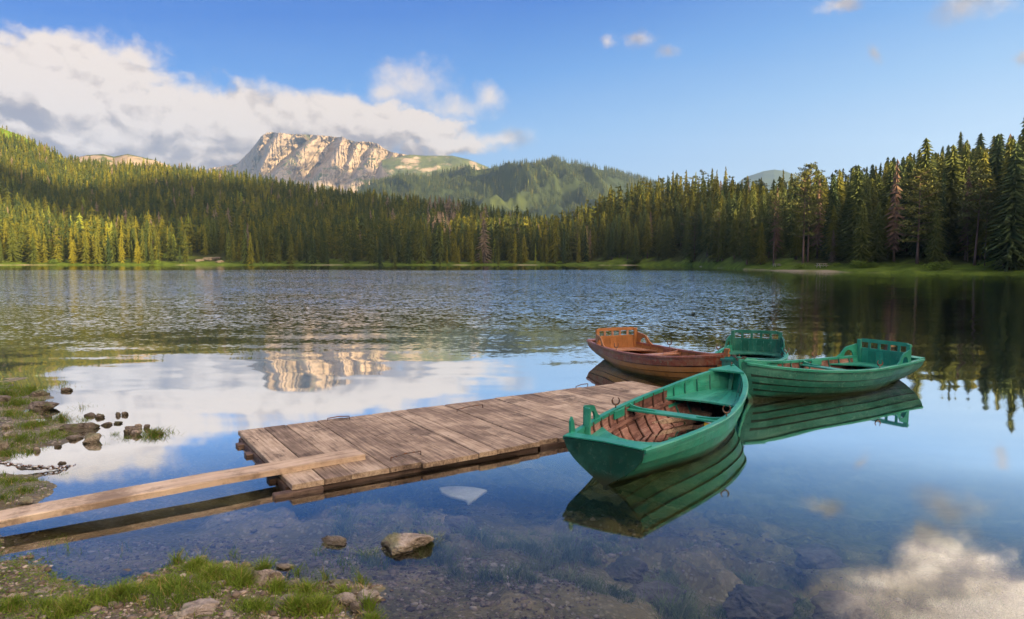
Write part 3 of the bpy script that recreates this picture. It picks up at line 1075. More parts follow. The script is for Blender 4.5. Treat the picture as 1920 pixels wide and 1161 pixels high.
cand = []
r_ = np.random.default_rng(5)
for R_ in np.arange(100, 420, 3.9):
    n = int(math.radians(252) * R_ / 4.2)
    th = -12 + 252 * (np.arange(n) + r_.uniform(0, 1, n)) / n
    rr = R_ + r_.uniform(-2.2, 2.2, n)
    r0 = np.interp(th, RT, R_R0)
    r1 = np.interp(th, RT, R_R1)
    back = np.where((th > 20.5) & (th < 34), 10.0, 5.5) + 3.5 * vnoise(th * 2.2, th * 0, 6)
    ok = (rr > r0 + back) & (rr < r1 + 25)
    ok &= (th < 42) | (r_.random(n) < 0.5)
    for a, b_ in zip(th[ok], rr[ok]):
        cand.append((a, b_))
cand = np.array(cand)
cz = right_z(cand[:, 0], cand[:, 1])
edge = cand[:, 1] - np.interp(cand[:, 0], RT, R_R0)
hh = np.interp(cand[:, 0], [-12, 0, 10, 14, 18, 22, 30, 37, 240], [12, 14, 17, 17, 15.5, 15.5, 17.5, 19, 17]) * r_.uniform(0.62, 1.12, len(cand))
hh = np.where(r_.random(len(cand)) < 0.06, hh * 1.17, hh)
hh = np.where((edge < 14) & (r_.random(len(cand)) < 0.35), hh * 0.6, hh)
inview = (cand[:, 0] > -9.5) & (cand[:, 0] < 37.2)
# how much of it shows: size in the picture, less for trees deep in the wood
score = hh / cand[:, 1] * np.where(edge < 30, 1.0, 0.62) * np.where(inview, 1, 0)
order = np.argsort(-score)
solo = set(order[:285].tolist())

by_label = {}
LAB = 'spruce tree in the right hand forest'


LANDMARKS = [(780, 'the left end of the slope'), (850, 'the brown dead trees'), (965, 'the rust tinged pine'), (1048, 'the wide shrub'), (1082, 'the pale green pine'),
             (1135, 'the far green summit'), (1190, 'the pointed young spruce'), (1245, 'the highest sunlit tops'), (1300, 'the brownish pine'), (1345, 'the dense pine'),
             (1398, 'the broad pine'), (1425, 'the small blue summit'), (1448, 'the pinkish pine trunk'), (1480, 'the small picnic table'), (1508, 'the tall layered pine'), (1540, 'the picnic table'), (1575, 'the small meadow bush'),
             (1612, 'the young meadow spruce'), (1645, 'the two meadow bushes'), (1672, 'the russet topped spruce'), (1716, 'the wide spreading pine'), (1748, 'the conical young spruce'), (1780, 'the larger dark bush'),
             (1815, 'the leaning bare pine'), (1845, 'the thin bare pine'), (1890, 'the big edge spruce')]
used_labels = {}


def stretch_label(th, e, h, w):
    px = float(px_of(th))
    k = min(range(len(LANDMARKS)), key=lambda i: abs(LANDMARKS[i][0] - px))
    lp_, nm = LANDMARKS[k]
    side = 'left of' if px < lp_ - 8 else ('right of' if px > lp_ + 8 else 'behind')
    row = 'at the water' if e < 12 else ('in second row' if e < 20 else ('deep inside' if e < 45 else 'high on the slope'))
    sz = 'towering' if h > 21 else ('tall' if h > 17 else ('middling' if h > 12.5 else 'low'))
    wd = 'slim' if w < .95 else ('broad' if w > 1.13 else 'even')
    gp = ('spruces on the far middle shore' if th < 8 else 'spruces where the shore bends' if th < 15 else 'spruces left of the picnic meadow' if th < 20.5 else
          'spruces behind the picnic meadow' if th < 30 else 'spruces at the right end of the shore')
    return f'{sz} {wd} spruce {row} {side} {nm}', gp


rt = random.Random(3)
for i in sorted(solo):
    th, R_ = cand[i]
    x, y = R_ * math.sin(math.radians(th)), R_ * math.cos(math.radians(th))
    wd_ = rt.uniform(.85, 1.3)
    lb, gp = stretch_label(th, edge[i], hh[i], wd_)
    dead = rt.random() < 0.02
    if dead:
        lb, gp = lb.replace('spruce', 'brown dead spruce', 1), 'dead spruces on the right shore'
    tr_ = place_tree('dead' if dead else 'spruce', (x, y, cz[i] - .2), hh[i], rt.uniform(0, 6.28), rt.randrange(7), lb, gp, wd_)
    by_label.setdefault(lb, []).append((R_, tr_))
for lb, L_ in by_label.items():
    if len(L_) > 1:
        L_.sort(key=lambda q: q[0])
        wd_s = {2: ('nearer', 'farther'), 3: ('nearest', 'middle', 'farthest')}.get(len(L_)) or ['nearest'] + [('second nearest', 'third nearest', 'fourth nearest')[min(j, 2)] for j in range(len(L_) - 2)] + ['farthest']
        for (_, o_), w_ in zip(L_, wd_s):
            o_['label'] = w_ + ' ' + lb

# pines with visible trunks along the water, placed one by one: bearing px, row above shore px, height in px of the photograph, variant
PINE_LIST = [
    (1448, 499, 362, 2, 'single pine with a bare pinkish trunk near the sandy spit', 0.9),
    (1503, 500, 318, 1, 'tall pine with layered branches just left of the picnic table', 1.0),
    (1512, 501, 305, 0, 'slimmer pine directly behind the pine left of the picnic table', .8),
    (1398, 497, 388, 3, 'broad grey green pine left of the sandy spit', 1.0),
    (1345, 495, 392, 1, 'dense pine at the bend of the right shore', 1.0),
    (1300, 495, 398, 3, 'pine with brownish needles left of the shore bend', .9),
    (1823, 499, 320, 2, 'tall leaning pine with bare mauve trunk near the right edge', 1.15),
    (1810, 499, 365, 0, 'smaller forked pine leaning beside the tall bare trunk', .7),
    (1842, 500, 352, 2, 'thin pine with bare trunk right of the leaning pine', .6),
    (1716, 497, 315, 3, 'wide spreading pine in the middle of the right forest', 1.25),
    (965, 493, 418, 1, 'rust tinged pine on the far middle shore', 1.0),
    (1082, 493, 420, 3, 'pale grey green pine below the sunlit middle slope', 1.0),
]
for px, py, top, var, lb, wd in PINE_LIST:
    th = math.degrees(math.atan((px - CX) / F / cp))
    r0 = float(np.interp(th, RT, R_R0)) + 9 + (4 if var == 0 else 0)
    y = r0 * math.cos(math.radians(th))
    x = r0 * math.sin(math.radians(th))
    z = float(right_z(th, r0))
    h = atY(px, top, y)[2] - z
    place_tree('pine', (x, y, z - .1), h, px * .7, var, lb, 'pines along the far shore', wd, 0.035 if px in (1823, 1810) else 0)
# young spruces standing clear on the meadow
for px, off, top, lb in ((1612, 8, 375, 'young spruce standing forward on the picnic meadow'), (1748, 8, 385, 'conical young spruce at the middle of the right meadow'), (1890, 5, 265, 'big bright green spruce at the right edge by the water'),
                         (1672, 14, 298, 'tall russet topped spruce rising over the meadow'), (1190, 4, 425, 'pointed young spruce at the water of the middle shore')):
    th = math.degrees(math.atan((px - CX) / F / cp))
    r0 = float(np.interp(th, RT, R_R0)) + off
    x, y = r0 * math.sin(math.radians(th)), r0 * math.cos(math.radians(th))
    z = float(right_z(th, r0))
    place_tree('dead' if px == 1672 else 'spruce', (x, y, z - .1), atY(px, top, y)[2] - z, px, {1890: 6, 1612: 3}.get(px, 1), lb, None, 1.15)


def bush(px, off, size, lb, var=0, far=False):
    th = math.degrees(math.atan((px - CX) / F / cp))
    if far:
        y = 301.0 + off
        x = y * (px - CX) / F / cp
        z = float(left_z(px, y))
    else:
        r0 = float(np.interp(th, RT, R_R0)) + off
        x, y = r0 * math.sin(math.radians(th)), r0 * math.cos(math.radians(th))
        z = float(right_z(th, r0))
    o = bpy.data.objects.new('bush', BUSH_ME[var % 3])
    col.objects.link(o)
    o.location = (x, y, z - .1 * size)
    o.scale = (size, size, size * .8)
    o.rotation_euler = (0, 0, px)
    tag(o, lb, 'bush')


bush(1608, 5, 2.2, 'low green bush at the water left on the picnic meadow', 0)
bush(1630, 6, 1.9, 'rounded bush touching the low bush on the meadow', 1)
bush(1742, 3.5, 2.0, 'dark rounded bush at the water under the young spruce', 2)
bush(1760, 3.5, 2.3, 'larger bush right of the dark rounded bush', 0)
bush(1500, 4, 1.8, 'bush at the foot of the tall layered pine', 1)
bush(1568, 7, 1.2, 'small bush right of the picnic table', 2)
bush(1180, 3, 2.5, 'shrub on the water line of the middle shore', 2)
bush(1048, 3, 2.6, 'wide shrub at the far middle water line', 1)
bush(104, 4, 3.6, 'bright green round bush on the sunlit left shore', 0, True)
bush(292, 4, 3.8, 'vivid light green bush right of the sunlit left trees', 1, True)
bush(626, 5, 3.0, 'light green bush under the sunlit far pines', 2, True)

# ---- everything else of the forest: one merged mass
MID_P = [gen_spruce(20, 8, 1, s, rad, .03, .55, 1) for s, rad in ((41, .12), (42, .15), (43, .10), (44, .17), (45, .13), (46, .19))]
LOW_P = [gen_spruce(13, 7, 1, s, rad, .03, .5, 0) for s, rad in ((51, .17), (52, .15), (53, .2))]
TINY_P = [gen_spruce(4, 5, 1, s, rad, .05, .4, 0) for s, rad in ((61, .22), (62, .18))]


LOW_P += [gen_pine(s, b, w, 12)[:3] if False else gen_spruce(8, 6, 1, s, w, b, .7, 1) for s, b, w in ((71, .25, .26), (72, .12, .24))]
MID_P += [gen_pine(s, b, w, 8)[:3] for s, b, w in ((73, .30, .17), (74, .2, .2))]


def merge_trees(name, protos, pos, hgt, wid, tint, label):
    Vs, Ts = [], []
    r = np.random.default_rng(len(pos))
    var = r.integers(0, len(protos), len(pos))
    for k, (v, f, t) in enumerate(protos):
        idx = np.where(var == k)[0]
        if not len(idx):
            continue
        a = r.uniform(0, 6.28, len(idx))
        ca, sa = np.cos(a)[:, None], np.sin(a)[:, None]
        w, h = (wid[idx] * hgt[idx])[:, None], hgt[idx][:, None]
        x = (v[None, :, 0] * ca - v[None, :, 1] * sa) * w + pos[idx, 0][:, None]
        y = (v[None, :, 0] * sa + v[None, :, 1] * ca) * w + pos[idx, 1][:, None]
        z = v[None, :, 2] * h + pos[idx, 2][:, None]
        Vs.append(np.stack([x, y, z], -1).reshape(-1, 3))
        tt = tint[idx][:, None] + (t[None] - .5) * .12 * (tint[idx][:, None] < .93)
        Ts.append(np.where(tint[idx][:, None] < .93, np.clip(tt, 0, .92), tt).ravel())
    V_ = np.concatenate(Vs)
    o = mesh_np(name, V_, np.arange(len(V_)).reshape(-1, 3), M_FOREST, tint=np.concatenate(Ts))
    tag(o, label, kind='stuff')
    return o


rest = np.array([i for i in range(len(cand)) if i not in solo])
pos = np.stack([cand[rest, 1] * np.sin(np.radians(cand[rest, 0])), cand[rest, 1] * np.cos(np.radians(cand[rest, 0])), cz[rest] - .2], 1)
tn = np.clip(r_.normal(.45, .2, len(rest)), 0, .9)
tn = np.where(r_.random(len(rest)) < .012, .97, tn)
vis = inview[rest]
merge_trees('forest', MID_P, pos[vis], hh[rest][vis], r_.uniform(.85, 1.3, vis.sum()), tn[vis], 'dense spruce forest climbing the right hand slope')
merge_trees('forest', LOW_P, pos[~vis], hh[rest][~vis], r_.uniform(1.1, 1.6, (~vis).sum()), tn[~vis], 'spruce forest on the ridge beyond the right edge')

# left hill
lp = []
for Y in np.arange(303, 900, 4.5):
    w = Y * 2550 / F
    n = int(w / 4.6)
    px = -1350 + 2500 * (np.arange(n) + r_.uniform(0, 1, n)) / n
    yy = Y + r_.uniform(-2.6, 2.6, n)
    ok = (yy < np.interp(px, LX, L_Y1) + 12) & (px < 1120)
    ok &= (px > -250) | (r_.random(n) < .3)
    # clearing with pale rocks at the shore and a rocky opening above it
    ok &= ~((px > 362) & (px < 428) & (yy < 330))
    ok &= ~((px > 300) & (px < 365) & (yy > 405) & (yy < 440))
    lp.append(np.stack([px[ok], yy[ok]], 1))
lp = np.concatenate(lp)
# open scrub at the top left
zt = left_z(lp[:, 0], lp[:, 1])
openness = smoothstep(zt + (fbm(lp[:, 0] / 40, lp[:, 1] / 40, 9) - .5) * 60, 115, 135)
keep = r_.random(len(lp)) > openness * 0.72
lp, zt, openness = lp[keep], zt[keep], openness[keep]
lh = np.interp(lp[:, 1], [300, 330, 420, 600, 900], [14.5, 13, 11, 9.5, 8.5]) * r_.uniform(.5, 1.3, len(lp))
lh = np.where(r_.random(len(lp)) < .05, lh * 1.2, lh) * (1 - .4 * openness)
lpos = np.stack([lp[:, 1] * (lp[:, 0] - CX) / F / cp, lp[:, 1], zt - .2], 1)
lt = np.clip(r_.normal(.42, .20, len(lp)) + (fbm(lp[:, 0] / 50, lp[:, 1] / 30, 19) - .5) * .5 + openness * .3, 0, .91)
deadz = ((lp[:, 0] > 800) & (lp[:, 0] < 860) & (lp[:, 1] > 400) & (r_.random(len(lp)) < .5)) | (r_.random(len(lp)) < .02)
lt = np.where(deadz, .97, lt)
nearl = lp[:, 1] < 345
merge_trees('forest', MID_P, lpos[nearl], lh[nearl], r_.uniform(.8, 1.5, nearl.sum()), lt[nearl], 'trees along the far left shore')
merge_trees('forest', LOW_P, lpos[~nearl], lh[~nearl], r_.uniform(1.0, 1.7, (~nearl).sum()), lt[~nearl], 'spruce forest covering the left hill')

# far ridge, tiny trees
n = 24000
fpx = r_.uniform(box_mid[0], box_mid[1], n)
fy = np.sqrt(r_.uniform(box_mid[2] ** 2, (box_mid[3] + 30) ** 2, n))
cov = fbm(fpx / 30, fy / 120, 99, 4)
k = (cov > .40) & ~((np.abs(fpx - 1095) < 35) & (fy > 2330) & (r_.random(n) < .93))
fpx, fy = fpx[k], fy[k]
fz = zf_mid(fpx, fy)
merge_trees('forest', TINY_P, np.stack([fy * (fpx - CX) / F / cp, fy, fz - .5], 1), r_.uniform(9, 20, len(fpx)), r_.uniform(.9, 1.3, len(fpx)), np.clip(r_.normal(.22, .22, len(fpx)), 0, .9), 'distant spruces on the ridge below the mountain')


# ================================================================ WOOD AND PAINT
def mat_wood(name, cols, rough=0.8, along='x', scale=1.0, wet=0.0):
    """weathered board: grain runs along one local axis, every board has its own tint"""
    m, T, b = new_mat(name, rough, 0.2)
    tc = T.node('ShaderNodeTexCoord').outputs['Object']
    st = {'x': (1.2, 22, 22), 'y': (22, 1.2, 22), 'z': (22, 22, 1.2)}[along]
    t = attr(T)
    q = T.vmath('ADD', T.vmath('MULTIPLY', tc, tuple(v * scale for v in st)), T.comb(T.math('MULTIPLY', t, 37), T.math('MULTIPLY', t, 91), 0))
    g1 = T.noise(q, 1.6, 6, 0.65, dist=0.4)
    g2 = T.noise(tc, 2.1, 6, 0.65)
    f = T.math('ADD', T.math('MULTIPLY', g1, 0.8), T.math('ADD', T.math('MULTIPLY', g2, 0.75), T.math('MULTIPLY', t, 0.22)))
    f = T.math('SUBTRACT', f, 0.38)
    c = T.ramp(f, [(0.18, cols[0]), (0.45, cols[1]), (0.62, cols[2]), (0.85, cols[3])])
    # knots and dark stains
    v = T.node('ShaderNodeTexVoronoi')
    T.put(v.inputs['Vector'], T.vmath('MULTIPLY', T.vmath('ADD', tc, T.comb(t, t, 0)), {'x': (2, 5, 5), 'y': (5, 2, 5), 'z': (5, 5, 2)}[along]))
    v.inputs['Scale'].default_value = 1.5 * scale
    c = T.mix(T.smooth(v.outputs['Distance'], 0.05, 0.11, 0.75, 0), c, cols[0])
    c = T.mix(T.smooth(T.noise(tc, 1.3, 8, 0.75), 0.50, 0.64, 0, 0.78), c, cols[0])
    T.put(b.inputs['Base Color'], c)
    crack = T.smooth(g1, 0.36, 0.42)
    bump(T, b, T.math('ADD', g1, T.math('MULTIPLY', crack, 0.5)), 0.006)
    return m


M_DECK = mat_wood('deck_boards', [(0.075, 0.056, 0.044), (0.25, 0.19, 0.14), (0.46, 0.365, 0.265), (0.64, 0.535, 0.41)], 0.75, 'y')
M_BEAM = mat_wood('dark_wet_beam', [(0.03, 0.022, 0.018), (0.08, 0.055, 0.045), (0.15, 0.11, 0.09), (0.25, 0.19, 0.15)], 0.6, 'x')
M_PLANK = mat_wood('gangplank_board', [(0.19, 0.14, 0.10), (0.50, 0.39, 0.285), (0.62, 0.50, 0.37), (0.72, 0.61, 0.47)], 0.75, 'x', 0.6)


def mat_paint(name, base, wear, worn, rough=0.42, under=None, dirt=(0.05, 0.05, 0.03), waterline=True):
    m, T, b = new_mat(name, rough, 0.45)
    tc = T.node('ShaderNodeTexCoord').outputs['Object']
    t = attr(T)
    n = T.noise(tc, 3.0, 6, 0.6)
    hi = tuple(min(1, c * 1.25 + .01) for c in base)
    lo = tuple(c * 0.72 for c in base)
    c = T.ramp(T.math('ADD', n, T.math('MULTIPLY', T.math('SUBTRACT', t, .5), .35)), [(0.25, lo), (0.5, base), (0.75, hi)])
    if under:
        z = T.xyz(tc)[2]
    streak = T.noise(T.vmath('MULTIPLY', tc, (5, 5, 1.2)), 4, 5, 0.7)
    c = T.mix(T.smooth(streak, 0.50, 0.72, 0, 0.65), c, tuple(v * 0.5 + d * .5 for v, d in zip(base, dirt)))
    fade = T.smooth(T.noise(T.vmath('MULTIPLY', tc, (1, 2.5, 2.5)), 1.3, 6, 0.65), 0.45, 0.64, 0, 0.85)
    c = T.mix(fade, c, tuple(v * .75 + w_ * .4 for v, w_ in zip(base, worn)))
    chips = T.smooth(T.noise(tc, 14, 6, 0.75), .94 - wear, .94 - wear + 0.04)
    patch = T.smooth(T.noise(T.vmath('MULTIPLY', tc, (1, 2, 2)), 1.6, 5, 0.7), 0.5, 0.7, 0.25, 1.0)
    c = T.mix(T.math('MULTIPLY', chips, patch), c, worn)
    if waterline:
        z = T.xyz(T.node('ShaderNodeNewGeometry').outputs['Position'])[2]
        wl = T.smooth(T.math('ADD', z, T.math('MULTIPLY', T.noise(tc, 6, 3), 0.06)), 0.04, 0.17, 0.9, 0)
        c = T.mix(wl, c, (0.035, 0.04, 0.018))
    c = T.mix(T.smooth(t, 0.0, 0.04, 0.85, 0), c, tuple(v * .12 + .004 for v in base))  # lowest tint: shadow line under the laps, put into the paint
    T.put(b.inputs['Base Color'], c)
    T.put(b.inputs['Roughness'], T.smooth(n, 0.3, 0.7, rough - 0.07, rough + 0.15))
    bump(T, b, T.math('ADD', T.math('MULTIPLY', streak, 0.4), T.math('MULTIPLY', chips, -0.6)), 0.004)
    return m


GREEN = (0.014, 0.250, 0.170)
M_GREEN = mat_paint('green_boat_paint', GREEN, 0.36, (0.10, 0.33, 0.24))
M_GREEN_SHADED = mat_paint('green_paint_shaded', (0.010, 0.135, 0.100), 0.36, (0.12, 0.32, 0.24), 0.38)  # the boats' green darkened: low light on the hull put into the colour
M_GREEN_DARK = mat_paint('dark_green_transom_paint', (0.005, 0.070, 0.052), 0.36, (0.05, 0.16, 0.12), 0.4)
M_INNER_A = mat_wood('bare_brown_planking', [(0.07, 0.035, 0.03), (0.19, 0.095, 0.075), (0.33, 0.19, 0.15), (0.50, 0.38, 0.33)], 0.8, 'x')
M_RIB_A = mat_wood('brown_rib', [(0.03, 0.018, 0.015), (0.08, 0.045, 0.035), (0.15, 0.08, 0.06), (0.24, 0.14, 0.10)], 0.8, 'y')
M_REDWOOD = mat_wood('red_floor_board', [(0.16, 0.04, 0.02), (0.34, 0.09, 0.05), (0.42, 0.14, 0.08), (0.45, 0.2, 0.12)], 0.8, 'y')
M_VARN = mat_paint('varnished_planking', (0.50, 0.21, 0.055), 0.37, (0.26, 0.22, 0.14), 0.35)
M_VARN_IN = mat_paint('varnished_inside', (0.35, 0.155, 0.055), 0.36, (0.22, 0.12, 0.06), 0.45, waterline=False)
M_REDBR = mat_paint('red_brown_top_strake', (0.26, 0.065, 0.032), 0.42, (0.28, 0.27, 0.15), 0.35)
M_RAILBR = mat_paint('red_brown_rail', (0.27, 0.095, 0.055), 0.40, (0.34, 0.24, 0.2), 0.4, waterline=False)
M_SEATBR = mat_paint('worn_brown_seat', (0.36, 0.17, 0.10), 0.42, (0.45, 0.33, 0.24), 0.45, waterline=False)


def mat_metal(name, c, rough=0.55, metal=0.8):
    m, T, b = new_mat(name, rough, 0.5)
    tc = T.node('ShaderNodeTexCoord').outputs['Object']
    T.put(b.inputs['Base Color'], T.mix(T.smooth(T.noise(tc, 40, 4), .45, .6), c, (0.16, 0.07, 0.035)))
    b.inputs['Metallic'].default_value = metal
    return m


M_IRON = mat_metal('rusty_iron', (0.13, 0.11, 0.10))
M_CHAIN = mat_metal('galvanised_chain', (0.45, 0.47, 0.48), 0.4)

# ================================================================ JETTY
JA = math.atan2(0.539, 0.842)
jet = empty('jetty', (-1.972, 6.080, 0.0), JA)
tag(jet, 'low floating wooden jetty of wide weathered boards', 'jetty')
JL, JW, JT = 6.26, 2.34, 0.092
rj = random.Random(12)


def deck(name, x0, x1, yoff):
    mb = MB()
    x = x0
    ws = []
    while x < x1 - .12:
        w = min(rj.choice((.17, .22, .26, .30, .34, .38)), x1 - x)
        if x1 - x - w < .12:
            w = x1 - x
        ws.append((x, w))
        x += w
    for k, (x, w) in enumerate(ws):
        th = 0.05
        t = rj.random()
        o1, o2 = rj.uniform(-.03, .025), rj.uniform(-.02, .03)
        dz = rj.uniform(-.005, .006)
        g_ = 0.0035
        # board in several pieces along its length so that its edges wander a little; a few are split in two
        segs = 9
        cut = rj.random() < .25
        ys = .62 if x + w > 5.55 else 0.0        # the last boards stop short of the moored bows
        cuts = [0] + ([rj.uniform(.35, .7)] if cut else []) + [1]
        for c0, c1 in zip(cuts[:-1], cuts[1:]):
            tt = t if c0 == 0 else rj.random()
            secs = []
            for s_ in range(segs + 1):
                f = c0 + (c1 - c0) * s_ / segs
                y = yoff + ys + o1 + (JW - ys + o2 - o1) * f
                if c0 > 0 and s_ == 0:
                    y += .006
                wob = (rj.random() - .5) * .006
                e0, e1 = x + g_ + wob, x + w - g_ + (rj.random() - .5) * .006
                z = JT + dz + (rj.random() - .5) * .004
                b_ = .006
                secs.append([(e0, y, z - th), (e0, y, z - b_), (e0 + b_, y, z), (e1 - b_, y, z), (e1, y, z - b_), (e1, y, z - th)])
            mb.sweep(secs, tt)
    return mb.build(name, M_DECK, jet)


deck('deck', 0.0, 2.72, 0.0)
deck('deck', 2.735, JL, 0.03)
for y0 in (0.03, JW - 0.12):
    mb = MB()
    mb.box(0.02, 2.70, y0, y0 + .09, -.10, JT - .052, .3)
    mb.box(2.75, (5.5 if y0 < 1 else JL - .02), y0 + .02, y0 + .11, -.10, JT - .052, .5)
    mb.build('side_beam', M_BEAM, jet, bevel=.006)
mb = MB()
for k in range(3):
    mb = MB()
    mb.box(-.02 + k * 2.9, .10 + k * 2.9, .14, JW - .14, -.10, JT - .055, .4)
    mb.build('cross_beam', M_BEAM, jet, bevel=.006)
for k, y0 in enumerate((.45, .95, 1.45, 1.9)):
    mb = MB()
    mb.box(-.09, .5, y0, y0 + .12, -.03, JT - .058, .2 + .2 * k)
    mb.build('joist_end', M_BEAM, jet, bevel=.008)
mb = MB()
mb.box(-.16, .28, -.03, .06, -.05, JT - .056, .9)
mb.build('corner_block', M_BEAM, jet, bevel=.012)


def staple(px1, px2, name='iron_staple'):
    a, b_ = at(px1[0], px1[1], JT), at(px2[0], px2[1], JT)
    M_ = jet.matrix_basis.inverted() if False else (Matrix.Translation(jet.location) @ Matrix.Rotation(JA, 4, 'Z')).inverted()
    a, b_ = M_ @ a, M_ @ b_
    mb = MB()
    mb.tube([(a.x, a.y, JT - .01), (a.x, a.y, JT + .035), a.lerp(b_, .5) + Vector((0, .012, .045)), (b_.x, b_.y, JT + .038), (b_.x, b_.y, JT - .01)], .007, 6)
    mb.build(name, M_IRON, jet)


staple((614, 790), (655, 786))
staple((733, 865), (789, 853))
staple((857, 773), (905, 764))
staple((1080, 729), (1102, 724))

# gangplank from the bank to the jetty
pa, pb = Vector((-4.35, 4.93, 0)), Vector((-1.56, 6.985, 0))
dirp = (pb - pa)
ang = math.atan2(dirp.y, dirp.x)
gp_len = dirp.length
plk = MB()
secs = []
hw = .135
for i in range(26):
    f = i / 25
    x = f * gp_len
    z = .155 + .012 * math.sin(f * 3.1) - .02 * (1 - f) ** 2
    z += (vnoise(x * 3, 0, 4) - .5) * .006
    w = hw + (float(vnoise(x * 2, 1, 5)) - .5) * .012
    secs.append([(x, -w, z - .055), (x, -w, z - .008), (x, -w + .008, z), (x, w - .008, z), (x, w, z - .008), (x, w, z - .055)])
plk.sweep(secs, .5)
o = plk.build('gangplank', M_PLANK)
o.location = (pa.x, pa.y, -.01)
o.rotation_euler = (0, 0, ang)
tag(o, 'long pale wooden plank lying from the bank onto the jetty', 'plank')

# ================================================================ BOATS
BL = 3.95


def ip(t, pts):
    xs = [p[0] for p in pts]
    # monotone smooth interpolation
    t = min(max(t, xs[0]), xs[-1])
    for i in range(len(xs) - 1):
        if t <= xs[i + 1]:
            x0, x1, y0, y1 = xs[i], xs[i + 1], pts[i][1], pts[i + 1][1]
            m = []
            for j in (i, i + 1):
                if 0 < j < len(xs) - 1:
                    m.append((pts[j + 1][1] - pts[j - 1][1]) / (xs[j + 1] - xs[j - 1]))
                else:
                    k = 0 if j == 0 else len(xs) - 2
                    m.append((pts[k + 1][1] - pts[k][1]) / (xs[k + 1] - xs[k]))
            h = x1 - x0
            s_ = (t - x0) / h
            return (2 * s_ ** 3 - 3 * s_ ** 2 + 1) * y0 + (s_ ** 3 - 2 * s_ ** 2 + s_) * h * m[0] + (-2 * s_ ** 3 + 3 * s_ ** 2) * y1 + (s_ ** 3 - s_ ** 2) * h * m[1]
    return pts[-1][1]


BEAM = [(0, .405), (.12, .48), (.28, .565), (.45, .605), (.62, .555), (.77, .445), (.88, .31), (.95, .18), (1, .02)]
SHEER = [(0, .41), (.2, .395), (.45, .395), (.68, .44), (.85, .51), (1, .60)]
KEEL = [(0, .0), (.15, -.08), (.35, -.13), (.7, -.12), (.9, -.10), (1, -.08)]


def hull_pt(t, u, off=0.0, zoff=0.0):
    """t 0 stern..1 bow, u 0 keel..1 sheer; off = outward offset (port side, y > 0)"""
    t = min(max(t, 0), 1)
    zs, zk, hb = ip(t, SHEER), ip(t, KEEL), max(ip(t, BEAM), .012)

    def base(u):
        a = min(max(u, 0), 1.0) * math.pi / 2
        ve = .70 + 1.4 * (1 - float(smoothstep(t, 0, .42))) if t < .6 else .70 + (t - .6) * 1.5
        y = hb * max(0.0, math.sin(a)) ** ve
        z = zk + (zs - zk) * max(0.0, 1 - math.cos(a)) ** (.92 if t < .6 else .92 - (t - .6) * .5)
        return y, z
    y, z = base(u)
    du = .01
    y1, z1 = base(min(u + du, 1)); y0, z0 = base(max(u - du, 0))
    ty, tz = y1 - y0, z1 - z0
    l = math.hypot(ty, tz) or 1
    ny, nz = tz / l, -ty / l
    y += ny * off
    z += nz * off + zoff
    y = max(y, 0.0)
    # raked, curved stem; slightly raked transom
    k = min(max((z + .12) / .72, 0), 1.1)
    xb = BL - .30 * max(0.0, 1 - k) ** 1.6
    xs_ = -.07 * k
    x = xs_ + (xb - xs_) * t
    return Vector((x, y, z))


def mir(v):
    return Vector((v[0], -v[1], v[2]))


US = [0, .22, .38, .52, .66, .80, 1.0]


